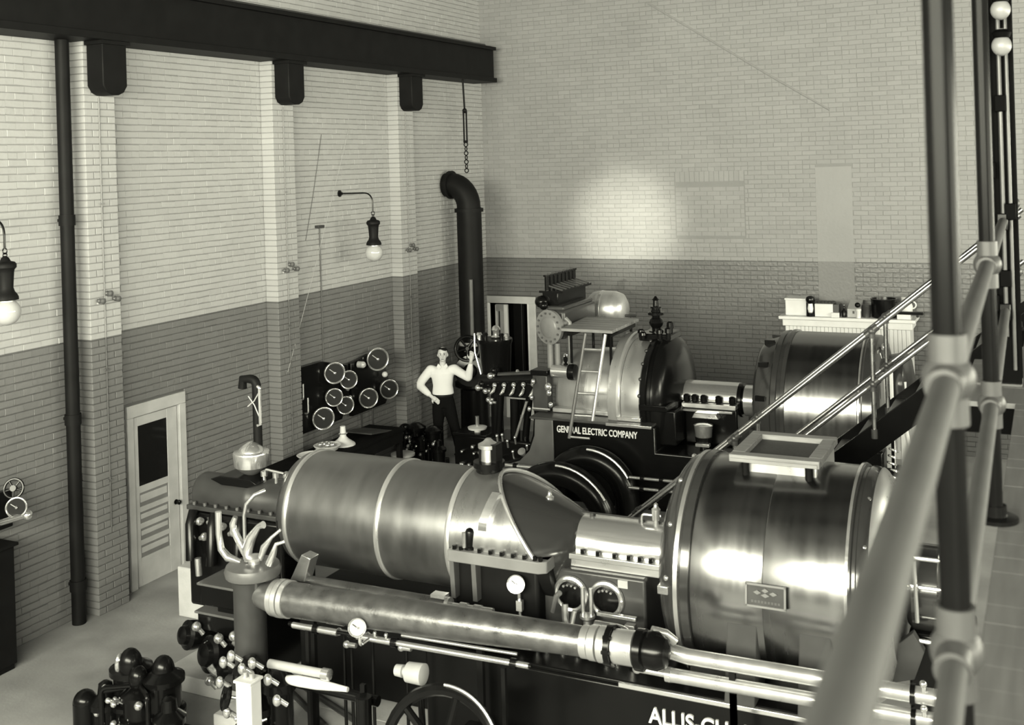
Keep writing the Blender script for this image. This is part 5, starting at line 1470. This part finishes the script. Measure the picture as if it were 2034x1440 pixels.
MB().box(9.085, 9.30, hcy - .10, hcy - .085, 3.30, 9.95).box(9.085, 9.30, hcy + .085, hcy + .10, 3.30, 9.95).box(9.185, 9.20, hcy - .085, hcy + .085, 3.30, 9.95).build('h_section', 'soot', t, 0.003)
bx('base_plate', 'iron', t, 9.0, 9.30, hcy - .13, hcy + .13, 3.298, 3.315, 0.003)
for x, z0, z1, r in ((9.125, 3.9, 6.2, .012), (9.16, 3.45, 9.9, .016), (9.225, 3.6, 7.2, .014), (9.265, 3.4, 9.9, .011)):
    cy('conduit', 'iron', t, (x, hcy - .125, z0), (x, hcy - .125, z1), r, seg=10)
for x, z in ((9.125, 4.9), (9.16, 4.2), (9.225, 5.0), (9.16, 4.6), (9.265, 4.35), (9.16, 3.8), (9.225, 3.95)):
    MB().box(x - .03, x + .03, hcy - .16, hcy - .10, z - .05, z + .05).build('conduit_box', 'soot', t, 0.006)
for z in (3.75, 4.29):
    bx('rail_lug', 'black', t, 9.19, 9.25, hcy - .16, hcy + .16, z - .05, z + .05, 0.006)
t = thing('gallery_rail', 'thick grey two-pipe railing crossing the right foreground out of focus', 'railing', (9.35, 2.0, 4.0))
for z in (4.29, 3.75):
    tu('rail', 'rail', t, [(9.385, -1.5, z), (9.302, 2.352, z), (9.262, 4.66, z), (9.22, 7.3, z)], .0265, 18)
    cy('far_rail', 'rail', t, (9.215, 7.5, z), (9.21, 9.55, z), .0265, seg=14)
for x, y in ((9.36, -0.8),):
    cy('post', 'post', t, (x, y, 3.30), (x, y, 4.29), .0295, seg=16)
for i, (z, lb) in enumerate(((5.54, 'upper white globe lamp on the black column at the upper right'), (5.33, 'lower white globe lamp on the black column at the upper right'))):
    t = thing('column_lamp', lb, 'lamp', (9.24, 7.1, z), 'globe lamps on the column')
    MB().sphere((9.25, 7.08, z), (.055, .055, .06), 18, 12).build('globe', 'mid_grey', t)
    la('cap', 'soot', t, (9.25, 7.08, z + .045), (0, 0, 1), [(0, .045), (.03, .055), (.05, .03)], 16)
    MB().bar((9.25, 7.08, z + .085), (9.25, 7.31, z + .085), .03, .03).build('bracket', 'black', t)

# ------------------------------------------------------------------ the man
PO = V((0.58, 15.6, 0))
PR, PC = V((0.899, 0.438, 0)), V((0.438, -0.899, 0))


def pp3(a, c, z):
    return PO + PR * a + PC * c + V((0, 0, z))


def loft(b, rings, seg=20, base=(PR, PC)):
    rr = []
    for (a, c, z, ra, rc) in rings:
        o = pp3(a, c, z)
        rr.append([o + base[0] * math.cos(2 * PI * j / seg) * ra + base[1] * math.sin(2 * PI * j / seg) * rc for j in range(seg)])
    return b.rings(rr, seg)


def fused(b, name, m, parent, voxel, smooth_it=4):
    """one continuous skin around overlapping closed shapes"""
    me = bpy.data.meshes.new('tmp')
    me.from_pydata(b.v, [], b.f)
    bm = bmesh.new()
    bm.from_mesh(me)
    bmesh.ops.recalc_face_normals(bm, faces=bm.faces)
    bm.to_mesh(me)
    bm.free()
    o = bpy.data.objects.new('tmp', me)
    COL.objects.link(o)
    r = o.modifiers.new('r', 'REMESH')
    r.mode = 'VOXEL'
    r.voxel_size = voxel
    s = o.modifiers.new('s', 'SMOOTH')
    s.factor = 0.5
    s.iterations = smooth_it
    bpy.context.view_layer.update()
    ev = bpy.data.meshes.new_from_object(o.evaluated_get(bpy.context.evaluated_depsgraph_get()))
    bpy.data.objects.remove(o)
    ev.name = name
    off = WORLD[parent.name]
    ev.transform(MX.Translation(-off))
    ev.materials.clear()
    ev.materials.append(M[m])
    ev.polygons.foreach_set('use_smooth', [True] * len(ev.polygons))
    q = bpy.data.objects.new(name, ev)
    COL.objects.link(q)
    q.parent = parent
    WORLD[q.name] = off
    return q


man = thing('person', 'man in a white shirt and dark trousers, hand on hip, other arm on the valve', 'person', PO)
T = MB()


def limb(b, pts, rs, seg=14):
    q = []
    R_ = []
    for i in range(len(pts) - 1):
        for k in range(4):
            t_ = k / 4
            q.append(pp3(*pts[i]).lerp(pp3(*pts[i + 1]), t_))
            R_.append(rs[i] * (1 - t_) + rs[i + 1] * t_)
    q.append(pp3(*pts[-1]))
    R_.append(rs[-1])
    b.tube(q, R_, seg)
    for p, r in zip(pts, rs):
        b.sphere(pp3(*p), r * 0.98, 12, 8)


ARM_L = [(-.235, .0, 1.40), (-.43, .02, 1.165), (-.225, .10, .985)]       # hand on the hip
ARM_R = [(.150, .0, 1.40), (.375, .10, 1.275), (.43, .20, 1.56)]          # hand up on the valve
LEG_L = [(-.125, 0, .92), (-.135, .03, .50), (-.13, -.02, .09)]
LEG_R = [(.035, 0, .92), (.125, .04, .49), (.20, .0, .09)]
# body
loft(T, [(-.04, 0, .86, .145, .10), (-.04, 0, .95, .16, .11), (-.045, 0, 1.06, .135, .095), (-.045, 0, 1.2, .15, .105), (-.045, 0, 1.34, .165, .105), (-.045, 0, 1.42, .13, .08), (-.045, 0, 1.46, .06, .055)])
limb(T, [(-.04, -.005, 1.42), (-.035, .015, 1.54)], [.055, .05])
limb(T, ARM_L, [.055, .043, .027])
limb(T, ARM_R, [.055, .043, .027])
limb(T, LEG_L, [.085, .058, .04])
limb(T, LEG_R, [.085, .058, .04])
# head
hd = (-.03, .03, 1.645)
T.sphere(pp3(hd[0], hd[1] - .01, hd[2] + .015), (.078, .092, .105), 20, 14)
loft(T, [(-.03, .05, 1.535, .028, .028), (-.03, .05, 1.555, .046, .045), (-.03, .045, 1.60, .060, .062), (-.03, .04, 1.66, .068, .07)])
T.tube([pp3(-.03, .112, 1.655), pp3(-.03, .135, 1.618), pp3(-.03, .118, 1.610)], [.009, .015, .012], 8)
for s in (-1, 1):
    T.sphere(pp3(-.03 + s * .078, .02, 1.635), (.014, .02, .03), 10, 8)


def hand(b, wrist, dirv, palm_n, side, curl, length=.18):
    """palm with four unequal bent fingers and a thumb from its side"""
    w = pp3(*wrist)
    d = (PR * dirv[0] + PC * dirv[1] + V((0, 0, dirv[2]))).normalized()
    n = (PR * palm_n[0] + PC * palm_n[1] + V((0, 0, palm_n[2]))).normalized()
    s = d.cross(n).normalized() * side
    n = s.cross(d).normalized() * side
    b.tube([w, w + d * .045, w + d * .09], [.026, .036, .036], 12)
    b.tube([w + d * .04 - s * .018, w + d * .095 - s * .018], [.022, .022], 10)
    b.tube([w + d * .04 + s * .018, w + d * .095 + s * .018], [.022, .022], 10)
    for i, (o, l) in enumerate(((-.031, .062), (-.011, .076), (.010, .082), (.030, .074))):
        p = w + d * .085 + s * o
        a = d
        pts = [p]
        for k in range(3):
            ang = curl * (k + .6) / 2.2
            a2 = d * math.cos(ang) + n * math.sin(ang)
            p = p + a2 * l / 2.6
            pts.append(p)
        b.tube(pts, [.0105, .0095, .009, .0075], 8)
    p = w + d * .035 + s * .03
    b.tube([p, p + (s * .7 + d * .6 + n * .3).normalized() * .04, p + (s * .45 + d * .8 + n * .55).normalized() * .075], [.014, .011, .008], 8)


hand(T, ARM_L[2], (.75, .15, -.55), (.2, .9, -.2), 1, .5)
hand(T, ARM_R[2], (.15, -.35, .9), (-.2, .9, .3), -1, 1.1)
body = fused(T, 'body', 'skin', man, .0075, 3)
# clothes
S = MB()
loft(S, [(-.045, 0, .985, .160, .116), (-.045, .0, 1.015, .178, .132), (-.045, .0, 1.06, .172, .130), (-.045, .0, 1.14, .160, .122), (-.045, .0, 1.26, .178, .128), (-.045, 0, 1.35, .195, .122), (-.045, 0, 1.41, .165, .092), (-.043, 0, 1.455, .085, .066), (-.04, .005, 1.478, .062, .060)])
limb(S, [(-.20, 0, 1.395), ARM_L[0], (-.335, .01, 1.285), ARM_L[1]], [.075, .078, .075, .068])
limb(S, [ARM_L[1], (-.33, .06, 1.075), (-.27, .085, 1.025)], [.068, .058, .045])
limb(S, [(.11, 0, 1.395), ARM_R[0], (.26, .05, 1.335), ARM_R[1]], [.075, .078, .072, .066])
limb(S, [ARM_R[1], (.405, .15, 1.41), (.42, .18, 1.49)], [.066, .056, .042])
S.tube([pp3(-.045 + .20 * math.cos(2 * PI * k / 18), .135 * math.sin(2 * PI * k / 18), 1.005 + .012 * math.sin(5 * k)) for k in range(18)], .022, 8, True) if False else None
sh = fused(S, 'shirt', 'shirt', man, .013, 3)

cl = MB()
for s in (-1, 1):
    cl.add([pp3(-.04 + s * x, c, z) for x, c, z in ((.01, .082, 1.455), (.065, .045, 1.50), (.085, .065, 1.455), (.045, .105, 1.415), (.012, .092, 1.452), (.067, .055, 1.505), (.088, .075, 1.458), (.047, .115, 1.413))],
           [(0, 1, 2, 3), (4, 5, 6, 7), (0, 1, 5, 4), (1, 2, 6, 5), (2, 3, 7, 6), (3, 0, 4, 7)])
cl.build('collar', 'shirt', sh)
P_ = MB()
loft(P_, [(-.045, 0, .80, .165, .115), (-.045, 0, .90, .172, .122), (-.045, 0, .96, .164, .118), (-.045, 0, 1.0, .158, .114)])
limb(P_, [(-.118, 0, .88), (-.128, .015, .68), LEG_L[1], (-.133, .0, .28), (-.13, -.02, .085)], [.108, .10, .082, .078, .072])
limb(P_, [(.03, 0, .88), (.075, .02, .68), LEG_R[1], (.168, .02, .28), (.20, .0, .085)], [.108, .10, .082, .078, .072])
fused(P_, 'trousers', 'trousers', man, .013, 3)
bt_ = MB()
loft(bt_, [(-.045, 0, .975, .168, .122), (-.045, 0, .978, .174, .128), (-.045, 0, 1.008, .174, .128), (-.045, 0, 1.011, .168, .122)])
bt_.build('belt', 'leather', man)
for (a, c, z), toe in ((LEG_L[2], (-.35, 1)), (LEG_R[2], (.75, .7))):
    d = (PR * toe[0] + PC * toe[1]).normalized()
    o = pp3(a, c, 0)
    sb = MB()
    sb.tube([o - d * .07 + V((0, 0, .05)), o - d * .02 + V((0, 0, .055)), o + d * .06 + V((0, 0, .05)), o + d * .14 + V((0, 0, .04)), o + d * .19 + V((0, 0, .035))], [.036, .045, .046, .042, .024], 14)
    sb.cyl(o + V((0, 0, .03)), o + V((0, 0, .12)), .045, .05)
    sb.bar(o - d * .10 + V((0, 0, .012)), o + d * .20 + V((0, 0, .012)), .085, .024)
    fused(sb, 'shoe', 'leather', man, .009, 2)
hb_ = MB()
hb_.sphere(pp3(-.03, .0, 1.675), (.083, .090, .085), 20, 14)
hb_.sphere(pp3(-.03, .035, 1.725), (.07, .055, .035), 16, 10)
hb_.sphere(pp3(-.03, -.035, 1.63), (.078, .065, .085), 16, 10)
fused(hb_, 'hair', 'hair', man, .009, 3)
for s in (-1, 1):
    MB().sphere(pp3(-.03 + s * .03, .108, 1.655), (.012, .008, .007), 10, 8).build('eye', 'hair', man)
    MB().bar(pp3(-.03 + s * .016, .112, 1.676), pp3(-.03 + s * .046, .103, 1.676), .006, .007).build('eyebrow', 'hair', man)
MB().bar(pp3(-.052, .104, 1.582), pp3(-.008, .104, 1.582), .008, .007).build('mouth', 'leather', man)
